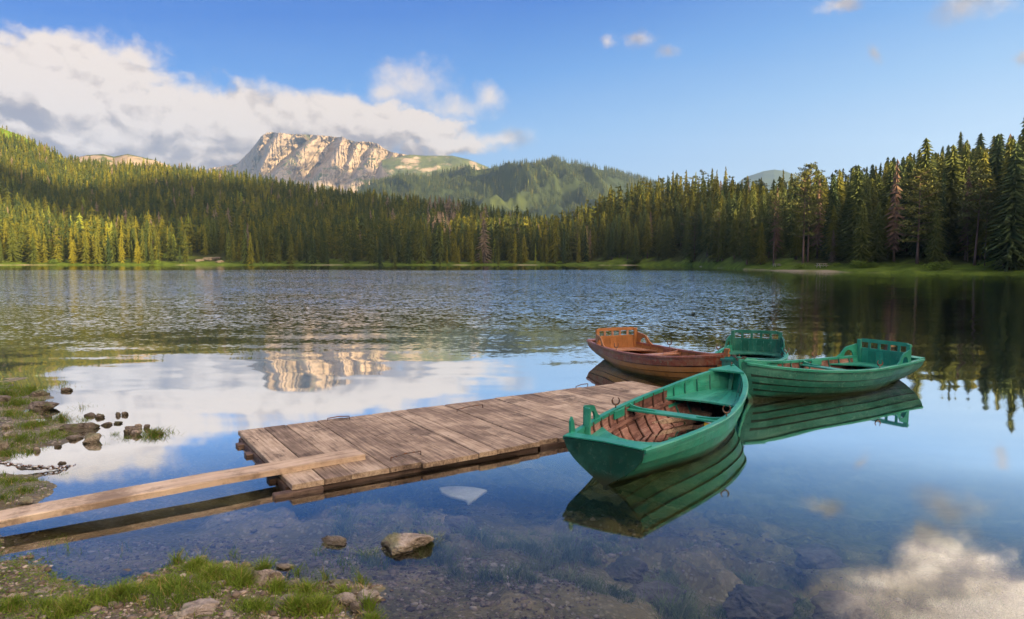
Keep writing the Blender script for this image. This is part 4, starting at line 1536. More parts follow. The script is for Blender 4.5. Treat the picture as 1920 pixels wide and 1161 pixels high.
def make_boat(label, cfg):
    B = empty('rowing_boat')
    tag(B, label, 'rowing boat', 'rowing boats moored together at the jetty')
    Mh, Mt, Mi, Mr, Mg, Ms = cfg['hull'], cfg['top'], cfg['inner'], cfg['rib'], cfg['rail'], cfg['seat']
    N = 44
    ts = [i / N for i in range(N + 1)]
    # outer clinker planking, one mesh, port and starboard; the top strake may be of another colour
    lower, upper = MB(), MB()
    for side in (1, -1):
        for k in range(len(US) - 1):
            mb = upper if (k == len(US) - 2 and Mt is not Mh) else lower
            rows = []
            for t in ts:
                fade = 1 - smoothstep(t, .93, 1.0)
                lo_ = hull_pt(t, US[k], .018 * float(fade) + .001)
                mi_ = hull_pt(t, (US[k] + US[k + 1]) / 2, .009 * float(fade) + .001)
                up_ = hull_pt(t, US[k + 1], .002)
                st_ = hull_pt(t, US[k], .0)
                r_3 = [st_, lo_, mi_, up_]
                rows.append([p if side > 0 else mir(p) for p in r_3])
            vs = [p for r in rows for p in r]
            fs = []
            for i in range(N):
                for j in range(3):
                    a = i * 4 + j
                    fs.append((a, a + 1, a + 5, a + 4) if side > 0 else (a, a + 4, a + 5, a + 1))
            mb.add(vs, fs, .3 + .4 * ((k * 37) % 7) / 7)
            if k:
                # painted dark line standing for the shadow under the lap
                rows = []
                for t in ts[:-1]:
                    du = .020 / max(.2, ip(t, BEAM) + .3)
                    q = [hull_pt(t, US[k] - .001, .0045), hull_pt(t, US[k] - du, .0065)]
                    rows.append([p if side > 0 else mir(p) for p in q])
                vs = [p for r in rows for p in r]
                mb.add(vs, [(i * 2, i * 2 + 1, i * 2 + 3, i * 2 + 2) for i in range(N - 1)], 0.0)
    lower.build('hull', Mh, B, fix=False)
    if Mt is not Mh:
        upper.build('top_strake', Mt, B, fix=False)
    # inner planking
    def inner(name, t0, t1, mat, k0=0, k1=99):
        mb = MB()
        for side in (1, -1):
            for k in range(k0, min(k1, len(US) - 1)):
                rows = []
                n_ = max(4, int(N * (t1 - t0)))
                for i in range(n_ + 1):
                    t = t0 + (t1 - t0) * i / n_
                    th = .016
                    q = [hull_pt(t, US[k], -th), hull_pt(t, (US[k] + US[k + 1]) / 2, -th - .004), hull_pt(t, US[k + 1] - .001, -th - .010), hull_pt(t, US[k + 1], -th)]
                    rows.append([p if side > 0 else mir(p) for p in q])
                vs = [p for r in rows for p in r]
                fs = []
                for i in range(n_):
                    for j in range(3):
                        a = i * 4 + j
                        fs.append((a, a + 4, a + 5, a + 1) if side > 0 else (a, a + 1, a + 5, a + 4))
                # boards end at random butt joints: tint changes along the strake
                b0 = len(mb.v)
                mb.add(vs, fs, .5)
                rnd = random.Random(k * 10 + side + 5)
                tv = rnd.random()
                for i in range(n_ + 1):
                    if rnd.random() < .10:
                        tv = rnd.random()
                    for j in range(4):
                        mb.t[b0 + i * 4 + j] = tv
        mb.build(name, mat, B, fix=False)
    if cfg.get('inner_ends') is not None:
        inner('inner_planking', 0.0, .16, cfg['inner_ends'])
        inner('inner_planking', .16, .70, Mi)
        inner('inner_planking', .70, .96, cfg['inner_ends'], 4)
        inner('inner_planking', .70, .93, Mi, 0, 4)
    else:
        inner('inner_planking', 0.0, .96, Mi)
    # transom
    mb = MB()
    ring = [hull_pt(0, u, .008) for u in [i / 14 for i in range(15)]]
    loop = [mir(p) for p in ring[::-1]] + ring[1:]
    top = ip(0, SHEER)
    mid_arch = [Vector((-.07, y, top + .015 * (1 - (y / .43) ** 2))) for y in (.25, .1, 0, -.1, -.25)]
    loop = loop + mid_arch
    outer = [p + Vector((-.018, 0, 0)) for p in loop]
    innr = [p + Vector((.022, 0, 0)) for p in loop]
    mb.sweep([outer, innr], .4)
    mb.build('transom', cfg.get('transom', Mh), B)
    # stem and keel
    mb = MB()
    secs = []
    for i in range(15):
        z = .64 - i * (.64 + .12) / 14
        k = min(max((z + .12) / .72, 0), 1.1)
        x = BL - .30 * max(0.0, 1 - k) ** 1.6
        secs.append([(x + .035, -.012, z), (x + .035, .012, z), (x - .05, .026, z), (x - .05, -.026, z)])
    if cfg.get('stem_up'):
        secs.insert(0, [(p[0] + .01, p[1] * 1.3, .70) for p in secs[0]])
    mb.sweep(secs, .5)
    mb.build('stem', cfg.get('stem', Mg), B, bevel=.004)
    mb = MB()
    secs = []
    for i in range(21):
        t = i / 20 * .93
        p = hull_pt(t, 0)
        secs.append([(p.x, -.018, p.z - .045), (p.x, .018, p.z - .045), (p.x, .018, p.z + .01), (p.x, -.018, p.z + .01)])
    mb.sweep(secs, .5)
    mb.build('keel', Mh, B)
    # gunwales
    for side in (1, -1):
        mb = MB()
        secs = []
        for i in range(N + 1):
            t = min(i / N, .985)
            p = hull_pt(t, 1)
            q = hull_pt(min(t + .01, 1), 1)
            d = (q - p); d.z = 0; d.normalize()
            nrm = Vector((-d.y, d.x, 0))
            o_, n2 = p + nrm * .026, p - nrm * min(.036, p.y)
            w = float(vnoise(i * .8, side * 3.3, 3) - .5) * .004
            S_ = [(o_.x, o_.y, p.z - .028), (o_.x + nrm.x * .004, o_.y + nrm.y * .004, p.z + .004 + w), (o_.x - nrm.x * .008, o_.y - nrm.y * .008, p.z + .012 + w), (n2.x, n2.y, p.z + .010 + w), (n2.x, n2.y, p.z - .028)]
            secs.append([(a, b_ * side, c) for a, b_, c in S_])
        mb.sweep(secs, .5)
        mb.build('gunwale', Mg, B)
    # ribs
    nr = 15
    for i in range(nr):
        t = .06 + .86 * i / (nr - 1)
        mb = MB()
        secs = []
        us = [u / 12 for u in range(12, 0, -1)]
        path = [hull_pt(t, u, -.020) for u in us] + [hull_pt(t, 0.02, -.014)]
        for p in path[:-1] + [mir(q) for q in path[::-1][1:]]:
            secs.append(p)
        W_ = .011
        loops = []
        for j, p in enumerate(secs):
            a = secs[max(j - 1, 0)]; b_ = secs[min(j + 1, len(secs) - 1)]
            tg = (b_ - a).normalized()
            nn = Vector((1, 0, 0)).cross(tg).normalized()     # points inward or outward
            cvec = Vector((p.x, 0, .5)) - p
            if nn.dot(cvec) < 0:
                nn = -nn
            loops.append([p + Vector((-W_, 0, 0)), p + Vector((W_, 0, 0)), p + Vector((W_, 0, 0)) + nn * .018, p + Vector((-W_, 0, 0)) + nn * .018])
        mb.sweep(loops, random.Random(i).random())
        mb.build('rib', (cfg.get('rib_ends', Mr) if (t < .16 or t > .70) else Mr), B)

    def strip(name, mat, t0, t1, u, h, w, off=-.042):
        for side in (1, -1):
            mb = MB()
            secs = []
            for i in range(17):
                t = t0 + (t1 - t0) * i / 16
                p = hull_pt(t, u, off)
                secs.append([(p.x, (p.y + w) * side, p.z - h / 2), (p.x, (p.y + w) * side, p.z + h / 2), (p.x, (p.y - .004) * side, p.z + h / 2), (p.x, (p.y - .004) * side, p.z - h / 2)])
            mb.sweep(secs, .6)
            mb.build(name, mat, B)
    strip('seat_riser', cfg.get('riser', Mi), .10, .80, .74, .045, .012)

    def width_at(x, z, inset=.03):
        t = x / BL
        best = None
        for k in range(1, 41):
            p = hull_pt(t, k / 40, -.02)
            if p.z >= z:
                best = p.y
                break
        return (best if best is not None else hull_pt(t, 1, -.02).y) - inset
    # centre thwart
    xt, zt_ = BL * .455, .315
    mb = MB()
    wy = width_at(xt, zt_, .0)
    mb.box(xt - .085, xt + .085, -wy, wy, zt_, zt_ + .024, .7)
    mb.build('thwart', Ms, B, bevel=.004)
    for side in (1, -1):
        # curved knee standing on the thwart against the gunwale
        hgt = ip(xt / BL, SHEER) - zt_ - .03
        L_ = .32
        ox = cfg.get('knee_x', -.03)
        prof = [(0, 0)] + [(L_ * (1 - math.sin(a)), hgt * (1 - math.cos(a)) * 1.0) for a in [math.pi / 2 * q / 8 for q in range(9)]]
        prof = [(0.0, 0.0), (L_, 0.0)] + [(L_ * (1 - math.sin(a)) + .03 * math.cos(a) * 0, .012 + hgt * (1 - math.cos(a))) for a in [math.pi / 2 * q / 8 for q in range(9)]]
        poly = [Vector((xt + ox, (wy - .012 - y) * side, zt_ + .024 + z)) for y, z in prof]
        mb = MB()
        mb.prism(poly, (.03, 0, 0), .6)
        mb.build('knee', Ms, B)
    # stern seat with curved front and side benches
    zs_ = .275

    def seat(name, xa, xb, bow, zz, mat, depth=.10, n_=10):
        """planked seat filling the hull between xa and xb, its free edge curved"""
        mb = MB()
        K = 9
        rnd = random.Random(int(xa * 10))
        for k in range(K):
            fa, fb = -1 + 2 * k / K, -1 + 2 * (k + 1) / K
            g2 = .004
            Lp, Rp = [], []
            for f_, L2 in ((fa, Lp), (fb, Rp)):
                for i in range(n_ + 1):
                    x = xa + (xb - xa) * i / n_
                    L2.append((f_, x))
            vs = []
            for i in range(n_ + 1):
                for f_ in (fa, fb):
                    s_ = i / n_
                    cur = depth * (abs(f_) ** 2.2)
                    if bow:
                        x = (xa - cur * .0 + .0) + (xb - xa) * s_ - cur * (1 - s_)
                    else:
                        x = xa + (xb + cur - xa) * s_
                    w = width_at(min(max(x, .01), BL * .985), zz, .0)
                    gy = g2 if f_ == fa and k > 0 else (-g2 if f_ == fb and k < K - 1 else 0)
                    vs.append((x, f_ * w + gy * .5, zz + .022))
                    vs.append((x, f_ * w + gy * .5, zz))
            fs = []
            for i in range(n_):
                a = i * 4
                fs += [(a, a + 2, a + 6, a + 4), (a + 1, a + 5, a + 7, a + 3), (a, a + 4, a + 5, a + 1), (a + 2, a + 3, a + 7, a + 6)]
            e = n_ * 4
            fs += [(0, 1, 3, 2), (e, e + 2, e + 3, e + 1)]
            mb.add(vs, fs, rnd.random())
        mb.build(name, mat, B)
    seat('stern_seat', -.02, BL * cfg.get('stern_seat', .20), False, zs_, Ms, .34)
    seat('bow_seat', BL * .70, BL * .93, True, .30, Ms, .10)
    # rim board under the free edge of the bow seat
    # foredeck cap
    mb = MB()
    p1, p2 = hull_pt(.925, 1), hull_pt(.985, 1)
    zc = p2.z
    poly = [Vector((p1.x, p1.y + .01, p1.z + .012)), Vector((p2.x + .03, .045, zc + .014)), Vector((p2.x + .03, -.045, zc + .014)), Vector((p1.x, -p1.y - .01, p1.z + .012)), Vector((p1.x + .03, 0, p1.z + .012))]
    mb.prism(poly, (0, 0, .024), .6)
    mb.build('foredeck', Mg, B)
    # floor: centre board and cross pieces
    mb = MB()
    rr_ = random.Random(4)
    for k, y in enumerate((-.10, .10)):
        mb.box(BL * .16, BL * .56, y - .045, y + .045, -.075, -.06, .3 + .4 * k)
    mb.build('floor_board', cfg.get('floor', Mi), B)
    if cfg.get('loose'):
        for k, (xa, ya, za, xb, yb, zb, w) in enumerate([(.62, .04, .04, 1.75, -.24, .13, .045), (.95, -.06, .03, 1.02, -.33, .14, .05), (1.30, -.06, .03, 1.38, -.37, .14, .05), (1.62, -.02, .04, 1.72, -.38, .16, .07)]):
            a, b_ = Vector((xa, ya, za)), Vector((xb, yb, zb))
            d = (b_ - a).normalized()
            s_ = Vector((-d.y, d.x, 0)) * w / 2
            mb = MB()
            mb.sweep([[a - s_, a + s_, a + s_ + Vector((0, 0, .02)), a - s_ + Vector((0, 0, .02))], [b_ - s_, b_ + s_, b_ + s_ + Vector((0, 0, .02)), b_ - s_ + Vector((0, 0, .02))]], .4)
            mb.build('floor_slat', cfg['loose'] if k else Mr, B)
    # rowlocks on their pads
    for side, tx in zip((1, -1), cfg.get('rowlocks', (.385, .385))):
        p = hull_pt(tx, 1)
        y = (p.y - .005) * side
        mb = MB()
        mb.box(p.x - .13, p.x + .13, y - side * .055, y - side * .035, p.z - .10, p.z - .005, .7)
        mb.build('rowlock_block', Mg, B, bevel=.006)
        mb = MB()
        zb = p.z + .012
        mb.tube([(p.x, y, zb - .02), (p.x, y, zb + .035)], .008, 8)
        ca, sa = math.cos(cfg.get('rl_rot', .9)), math.sin(cfg.get('rl_rot', .9))
        arc = []
        for k in range(15):
            a = math.radians(-235 + k * (290 / 14))
            dx_, dz_ = .042 * math.cos(a), .045 * math.sin(a)
            if cfg.get('fork'):
                dx_ = max(-.036, min(.036, dx_ * 1.3))
                dz_ = dz_ * (1.5 if dz_ > 0 else .6)
            arc.append((p.x + dx_ * ca, y + dx_ * sa, zb + .082 + dz_))
        mb.tube(arc, [.006 + .006 * math.sin(math.pi * k / 14) for k in range(15)], 7)
        mb.build('rowlock', M_IRON, B, smooth=True)
    # backrest and armrests
    xb_ = BL * .115
    zt2 = .42
    yb = ip(xb_ / BL, BEAM) - .03
    HH = .29
    full = cfg.get('backrest', True)

    def armrest(side):
        p0 = hull_pt(xb_ / BL, 1)
        fw = .50
        zb0, zb1 = ip(xb_ / BL, SHEER) + .008, ip((xb_ + fw) / BL, SHEER) + .008
        h_ = .20
        prof = [(0, 0), (0, h_), (.03, h_ + .012), (.26, h_ - .03), (.30, h_ - .05), (.40, .05), (.46, .018), (fw, .0), (.345, .0)]
        arch = [(.345 - .0, 0)] + [(.215 + .105 * math.cos(a), .115 * math.sin(a)) for a in [math.pi * q / 10 for q in range(11)]]
        pts2 = prof[:-1] + arch[1:] + [(.10, 0)]
        poly = []
        for dx_, dz_ in pts2:
            x = xb_ + dx_
            q = hull_pt(x / BL, 1)
            poly.append(Vector((x, (q.y - .012) * side, ip(x / BL, SHEER) + .006 + dz_)))
        mb = MB()
        mb.prism(poly, (0, .024 * side, 0), .6)
        mb.build('armrest', cfg.get('arm', Ms), B)
    if full:
        top_b, bot_b = zt2 + HH, zt2 - .02
        back = empty('backrest', (xb_, 0, 0))
        back.parent = B
        yb2 = yb - .005
        lean = -.05
        for s_ in (-1, 1):
            mb = MB()
            mb.box(-.02 , .02, s_ * yb2 - .035, s_ * yb2 + .035, .29, top_b - .01, .5)
            mb.build('backrest_post', cfg.get('arm', Ms), back, bevel=.005)
        mb = MB()
        n3 = 12
        secs = []
        for i in range(n3 + 1):
            y = -yb2 - .04 + (2 * yb2 + .08) * i / n3
            f = abs(y / (yb2 + .04))
            dz_ = -.035 * max(0, (f - .86) / .14) ** 2 + .008 * (1 - f * f)
            secs.append([(-.034, y, top_b - .055), (-.034, y, top_b + dz_), (-.008, y, top_b + dz_ + .003), (-.008, y, top_b - .055)])
        mb.sweep(secs, .7)
        mb.build('backrest_rail', cfg.get('arm', Ms), back, bevel=.003)
        mb = MB()
        mb.box(-.033, -.009, -yb2, yb2, top_b - .20, top_b - .155, .4)
        mb.build('backrest_rail', cfg.get('arm', Ms), back, bevel=.003)
        for k in range(4):
            y = -yb2 + 2 * yb2 * (k + 1) / 5
            mb = MB()
            mb.box(-.030, -.012, y - .022, y + .022, top_b - .160, top_b - .05, .2 + .2 * k)
            mb.build('backrest_slat', cfg.get('slat', Ms), back)
        mb = MB()
        for k in range(6):
            w6 = (2 * yb2 - .06) / 6
            y = -yb2 + .03 + k * w6
            mb.box(-.026, -.010, y + .002, y + w6 - .002, .29, top_b - .20, random.Random(k).random())
        mb.build('backrest_panel', cfg.get('arm', Ms), back)
        armrest(1)
        armrest(-1)
    else:
        armrest(1)
        mb = MB()
        mb.box(xb_ - .035, xb_ - .005, yb - .055, yb + .015, .30, top_z(.115) + .205, .2)
        mb.build('backrest_post', cfg['rail'], B, bevel=.006)
        q = hull_pt(.045, 1)
        poly = [(.04, .40, .41), (.04, .40, .55), (.08, .405, .585), (.13, .415, .53), (.19, .43, .41)]
        mb = MB()
        mb.prism([Vector(p) for p in poly], (0, .022, 0), .5)
        mb.build('stern_bracket', cfg['rail'], B)
    # stern deck strip on top of the transom
    mb = MB()
    w = ip(.0, BEAM)
    w2 = ip(.045, BEAM)
    z1, z2 = ip(0, SHEER), ip(.045, SHEER)
    poly = [Vector((-.095, w, z1 + .014)), Vector((.09, w2 - .01, z2 + .013)), Vector((.06, 0, z2 + .017)), Vector((.09, -w2 + .01, z2 + .013)), Vector((-.095, -w, z1 + .014)), Vector((-.095, 0, z1 + .026))]
    mb.prism(poly, (0, 0, .012), .8)
    mb.build('stern_cap', Mg, B)
    # bow ring bolt
    mb = MB()
    c0 = Vector((BL - .06, 0, .645))
    mb.tube([c0 + Vector((.028 * math.cos(a), 0, .028 * math.sin(a))) for a in [k * math.pi / 6 for k in range(12)]], .006, 6, closed=True)
    mb.build('ring_bolt', M_IRON, B, smooth=True)
    return B


def top_z(t):
    return ip(t, SHEER)


cfgA = dict(hull=M_GREEN, top=M_GREEN, inner=M_INNER_A, inner_ends=M_GREEN, rib=M_RIB_A, rib_ends=M_GREEN_SHADED, rail=M_GREEN, seat=M_GREEN, riser=M_INNER_A, backrest=False,
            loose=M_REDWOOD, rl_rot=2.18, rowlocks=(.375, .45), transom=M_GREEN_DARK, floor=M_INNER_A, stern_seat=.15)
cfgB = dict(hull=M_GREEN_SHADED, top=M_GREEN_SHADED, inner=M_INNER_A, inner_ends=M_GREEN, rib=M_GREEN_SHADED, rail=M_GREEN, seat=M_GREEN, riser=M_INNER_A, transom=M_GREEN, rl_rot=-.5)
cfgC = dict(hull=M_VARN, top=M_REDBR, inner=M_VARN_IN, rib=M_VARN_IN, rail=M_RAILBR, seat=M_SEATBR, arm=M_VARN_IN, slat=M_SEATBR, stem_up=True, fork=True, stem=M_VARN_IN, riser=M_VARN_IN, rl_rot=1.2)
cfgD = dict(hull=M_GREEN, top=M_GREEN, inner=M_RIB_A, inner_ends=M_GREEN, rib=M_GREEN_SHADED, rail=M_GREEN, seat=M_GREEN_SHADED, riser=M_INNER_A, rl_rot=1.97)

bA = make_boat('nearest green rowing boat with dark transom, bare brown inside and yellow tub', cfgA)
bA.location = (.88, 6.42, -.02); bA.rotation_euler = (math.radians(.5), math.radians(-.3), .972)
bB = make_boat('green rowing boat with backrest, lying broadside at the right', cfgB)
bB.location = (6.80, 12.11, .0); bB.rotation_euler = (0, 0, 3.66)
bC = make_boat('varnished brown rowing boat with dark red top plank, left of the green ones', cfgC)
bC.location = (1.99, 14.62, .0); bC.rotation_euler = (0, 0, -1.20)
bD = make_boat('green rowing boat half hidden behind the brown and green bows', cfgD)
bD.location = (5.01, 14.05, .0); bD.rotation_euler = (0, 0, -1.98)

# bailer tub under the bow seat of the nearest boat
def world_in(bo, v):
    return Matrix.LocRotScale(bo.location, bo.rotation_euler, None) @ Vector(v)


m, T, b = new_mat('yellow_plastic', .4, .5)
b.inputs['Base Color'].default_value = (.70, .50, .02, 1)
M_YEL = m
m, T, b = new_mat('white_plastic', .4, .5)
b.inputs['Base Color'].default_value = (.6, .64, .68, 1)
M_WPL = m
e = empty('plastic_tub', world_in(bA, (2.40, -.20, .02)), .4)
e.rotation_euler = (0, .35, .4)
tag(e, 'yellow plastic tub with a pale rim lying in the nearest boat', 'tub')
mb = MB()
prof = [(.0, 0), (.075, 0), (.095, .11), (.088, .11), (.07, .008), (.0, .008)]
rings = [[(r * math.cos(a), r * math.sin(a), z) for r, z in prof] for a in [k * 2 * math.pi / 28 for k in range(29)]]
for i in range(28):
    b0 = len(mb.v)
    mb.add(rings[i] + rings[i + 1], [(j, j + 1, j + 7, j + 6) for j in range(5)])
mb.build('tub_body', M_YEL, e, smooth=True, fix=False)
mb = MB()
mb.tube([(.097 * math.cos(a), .097 * math.sin(a), .112) for a in [k * 2 * math.pi / 28 for k in range(28)]], .010, 8, closed=True)
mb.build('rim', M_WPL, e, smooth=True)


# mooring chains
def chain(name, pts, link, label, mat, wire):
    pts = [Vector(p) for p in pts]
    mb = MB()
    tot = 0
    seg = []
    for a, b_ in zip(pts[:-1], pts[1:]):
        seg.append((tot, a, b_)); tot += (b_ - a).length
    n = int(tot / (link * .78))
    for i in range(n):
        s_ = i * link * .78
        for (s0, a, b_) in seg:
            if s_ <= s0 + (b_ - a).length + 1e-6:
                break
        d = (b_ - a).normalized()
        c = a + d * (s_ - s0)
        up = Vector((0, 0, 1))
        sd = d.cross(up).normalized()
        w = (sd * .8 + up * .6) if i % 2 else (up * .8 - sd * .6)
        w = (w - d * w.dot(d)).normalized()
        ring = []
        for k in range(12):
            q = 2 * math.pi * k / 12
            ring.append(c + d * (math.cos(q) * link / 2) + w * (math.sin(q) * link * .30))
        mb.tube(ring, wire, 6, closed=True)
    o = mb.build(name, mat, smooth=True)
    tag(o, label, 'chain')


bow = world_in(bB, (BL - .06, 0, .64))
chain('chain', [bow + Vector((.02, 0, .02)), bow + Vector((-.06, .05, -.02)), bow + Vector((-.10, .12, .03)), bow + Vector((-.02, .25, .02))], .05, 'short rusty chain tying the bows of the boats together', M_IRON, .006)
c1 = at(0, 868, .10); c2 = at(110, 878, .02); c3 = at(160, 872, -.04)
chain('chain', [c1 + Vector((-.6, .05, .03)), c1, c1.lerp(c2, .5) - Vector((0, 0, .015)), c2, c3], .062, 'pale steel chain running along the left bank into the water', M_CHAIN, .0085)

# ================================================================ ROCKS
def rock_mesh(seed, sub=5, rough=.38):
    bm = bmesh.new()
    bmesh.ops.create_icosphere(bm, subdivisions=sub, radius=1)
    P = np.array([v.co[:] for v in bm.verts])
    r = np.random.default_rng(seed)
    # chop with planes for angular limestone
    for _ in range(14):
        d = r.normal(size=3); d /= np.linalg.norm(d)
        h = r.uniform(.52, .85)
        k = P @ d
        P = P - np.where(k > h, (k - h) * .85, 0)[:, None] * d
    a = fbm(P[:, 0] * 1.6 + seed, P[:, 1] * 1.6 + P[:, 2] * 1.3, seed, 4) - .5
    b_ = fbm(P[:, 0] * 4 + P[:, 2] * 3, P[:, 1] * 4 - P[:, 2] * 2, seed + 3, 4, ridged=True) - .5
    P = P * (1 + a * rough * 1.6 + b_ * rough * .55)[:, None]
    for v, p in zip(bm.verts, P):
        v.co = p
    me = bpy.data.meshes.new('rock')
    bm.to_mesh(me)
    bm.free()
    return me


ROCKS = [rock_mesh(s) for s in range(101, 111)]
for me in ROCKS:
    me.materials.append(M_ROCK)
ROCKSD = [m_.copy() for m_ in ROCKS]
for me in ROCKSD:
    me.materials[0] = M_ROCKD
rock_spots = []


def rock(px, py, w, h, label, var=0, z=None, depth=None, dark=False, group=None, rz=None, sink=.35):
    """w, h in photograph pixels (overall width and height seen)"""
    zz = 0.0 if z is None else z
    c = at(px, py, zz)
    dist = c.y
    sx = w / F * dist / 2 * 1.05
    sz = h / F * dist / 2 * 1.15
    sy = sx * (depth or .8)
    o = bpy.data.objects.new('rock', (ROCKSD if dark else ROCKS)[var % 10])
    col.objects.link(o)
    if z is None:
        gz = float(ground_z(np.array([c.x]), np.array([c.y]))[0])
        zb = max(gz, -.02)
        c = at(px, py + h * .25, zb)
    o.location = (c.x, c.y + sy * .3, c.z + sz * (1 - 2 * sink))
    o.scale = (sx, sy, sz)
    o.rotation_euler = (0, 0, rz if rz is not None else (var * .7) % .6 - .3)
    tag(o, label, 'rock', group)
    rock_spots.append((c.x, c.y, sx, sy))
    return o


# rocks standing clear
rock(755, 1028, 104, 36, 'biggest pale boulder standing alone in the shallow water', 2, 0.0, sink=.38)
rock(628, 1019, 62, 16, 'flat dark slab of rock in the water left of the big boulder', 1, 0.0, .5, True)
rock(492, 1090, 66, 44, 'cracked pale boulder at the grassy water edge', 2)
rock(546, 1098, 34, 20, 'small pale rock touching the cracked boulder', 3)
rock(535, 1130, 50, 30, 'pointed dark grey rock in the grass near the water', 4)
rock(372, 1144, 84, 26, 'long low pale rock at the lower edge of the grass', 5)
rock(275, 1130, 36, 16, 'low stone behind the bright grass tuft', 6)
rock(428, 1153, 30, 16, 'pale stone right of the long low rock', 7)
rock(650, 1122, 50, 20, 'broken rock at the right tip of the grassy bank', 8)
rock(690, 1118, 46, 18, 'flat grey rock at the very tip of the bank', 9)
rock(668, 1140, 30, 24, 'small dark broken rock beside the bank tip', 1, dark=True)
rock(636, 1098, 46, 14, 'wide flat stone just awash beyond the bank', 3, 0.0, .6)
rock(722, 1095, 54, 30, 'tan rock just below the water surface', 5, -.06, sink=.5)
rock(340, 1158, 46, 20, 'stone cut by the lower edge of the picture', 2)
rock(310, 1140, 12, 8, 'tiny white stone in the grass', 6)
rock(534, 1064, 42, 9, 'thin tan stone at the water line above the cracked boulder', 7, 0.0, .5)
rock(238, 1072, 30, 10, 'flat stone at the edge of the mud', 8)
rock(390, 1062, 28, 9, 'narrow stone in the grass at the water edge', 9)
# left shore
rock(74, 762, 50, 24, 'largest dark boulder of the upper left shore', 0, dark=True, depth=.9)
rock(68, 740, 36, 20, 'dark boulder behind the largest one on the left shore', 4, dark=True)
rock(121, 734, 22, 10, 'lone dark rock far out from the left shore', 2, 0, dark=True)
rock(87, 741, 14, 8, 'small rock right of the dark boulder', 5, 0, dark=True)
rock(5, 748, 24, 16, 'rock at the left edge of the upper shore', 3, dark=True)
rock(148, 803, 84, 26, 'wide dark ledge of rock lying in the water', 5, dark=True, depth=.55)
rock(172, 828, 36, 24, 'mossy diamond shaped rock with its mirror image', 6, .01, depth=.8)
rock(140, 822, 34, 16, 'grey rock left of the mossy diamond shaped rock', 7, dark=True)
rock(170, 780, 24, 14, 'dark stone behind the wide ledge', 8, dark=True)
rock(186, 784, 18, 12, 'rounded stone right of the stone behind the ledge', 9, 0, dark=True)
rock(221, 780, 12, 9, 'left one of two small stones far out', 1, 0, dark=True)
rock(232, 779, 13, 10, 'right one of two small stones far out', 2, 0, dark=True)
rock(221, 795, 17, 7, 'thin flat stone below the two small stones', 3, 0, dark=True)
rock(199, 798, 22, 9, 'low stone off the end of the wide ledge', 4, 0, dark=True)
rock(60, 792, 20, 16, 'upright grey stone on the grassy left shore', 5)
rock(90, 782, 16, 9, 'stone near the water on the left shore', 6, dark=True)
rock(12, 800, 26, 14, 'low grey stone at the left edge', 7)
rock(20, 815, 30, 14, 'grey slab in the moss of the left shore', 8)
rock(5, 835, 18, 22, 'pale block at the very left edge', 9)
rock(68, 845, 16, 13, 'stone where the chain bank meets the water', 1)
rock(106, 839, 14, 7, 'little stone right of the chain bank', 2, 0, dark=True)
rock(245, 812, 28, 20, 'left rock of the grassy islet', 3, 0, dark=True)
rock(254, 816, 20, 16, 'pale middle rock of the grassy islet', 0, 0)
rock(259, 803, 16, 14, 'back rock of the grassy islet', 5, 0)
rock(275, 804, 14, 13, 'right back rock of the grassy islet', 6, 0, dark=True)
rock(300, 815, 14, 8, 'low rock at the right end of the islet', 7, 0, dark=True)
rock(50, 939, 30, 14, 'grey stone at the tip of the left bank by the gangplank', 8)
rock(115, 870, 16, 6, 'flat stone beside the end of the pale chain', 9, 0, dark=True)
rock(48, 880, 50, 9, 'sunken dark ledge under the pale chain', 2, -.01, .5, True)
# submerged stones
rock(1180, 1075, 100, 46, 'large submerged boulder in the middle of the shallows', 4, -.42, sink=.45)
rock(1540, 1052, 120, 40, 'long submerged slab to the right of the shallows', 5, -.55, sink=.45)
rock(860, 990, 90, 26, 'flat submerged boulder behind the big boulder', 1, -.30, sink=.4)
rock(812, 1012, 80, 40, 'bluish submerged boulder touching the big boulder', 3, -.16, sink=.45)
rock(870, 1002, 44, 14, 'narrow submerged slab right of the bluish boulder', 8, -.28, sink=.4)
rock(640, 962, 14, 8, 'white pebble deep under the water', 6, -.35)
rock(1240, 1120, 130, 40, 'pinkish submerged ledge near the lower edge', 7, -.42, sink=.5)
rock(1010, 1120, 90, 30, 'dark submerged ledge in front of the middle shallows', 2, -.36, sink=.5)
rock(1440, 1140, 150, 50, 'broad submerged ledge at the lower edge right of centre', 9, -.40, sink=.5)
rock(770, 1085, 70, 26, 'submerged stone right of the bank tip', 1, -.16, sink=.45)
rock(1590, 1150, 160, 50, 'pale submerged ledge toward the lower right', 5, -.42, sink=.5)
rock(1140, 1030, 46, 18, 'small submerged stone below the boat reflection', 4, -.5, sink=.4)
rock(905, 1150, 90, 34, 'submerged flat stone near the lower edge left of centre', 8, -.28, sink=.5)
# white slab on the lake bed
m, T, b = new_mat('white_slab', .8, .2)
pos = T.node('ShaderNodeNewGeometry').outputs['Position']
T.put(b.inputs['Base Color'], T.ramp(T.noise(pos, 6, 6, .7), [(.3, (.40, .42, .32)), (.7, (.78, .78, .66))]))
M_WHITE = m
zb = -.22
ol = [(823, 914), (842, 911), (868, 911), (890, 913), (914, 918), (900, 928), (878, 944), (872, 936), (845, 930), (828, 923)]
poly = [at(x, y, zb) for x, y in ol]
mb = MB()
mb.prism(poly, (0, 0, -.03), .5)
o = mb.build('stone_slab', M_WHITE, bevel=.012)
tag(o, 'white angular slab lying under the water beside the jetty', 'stone slab')

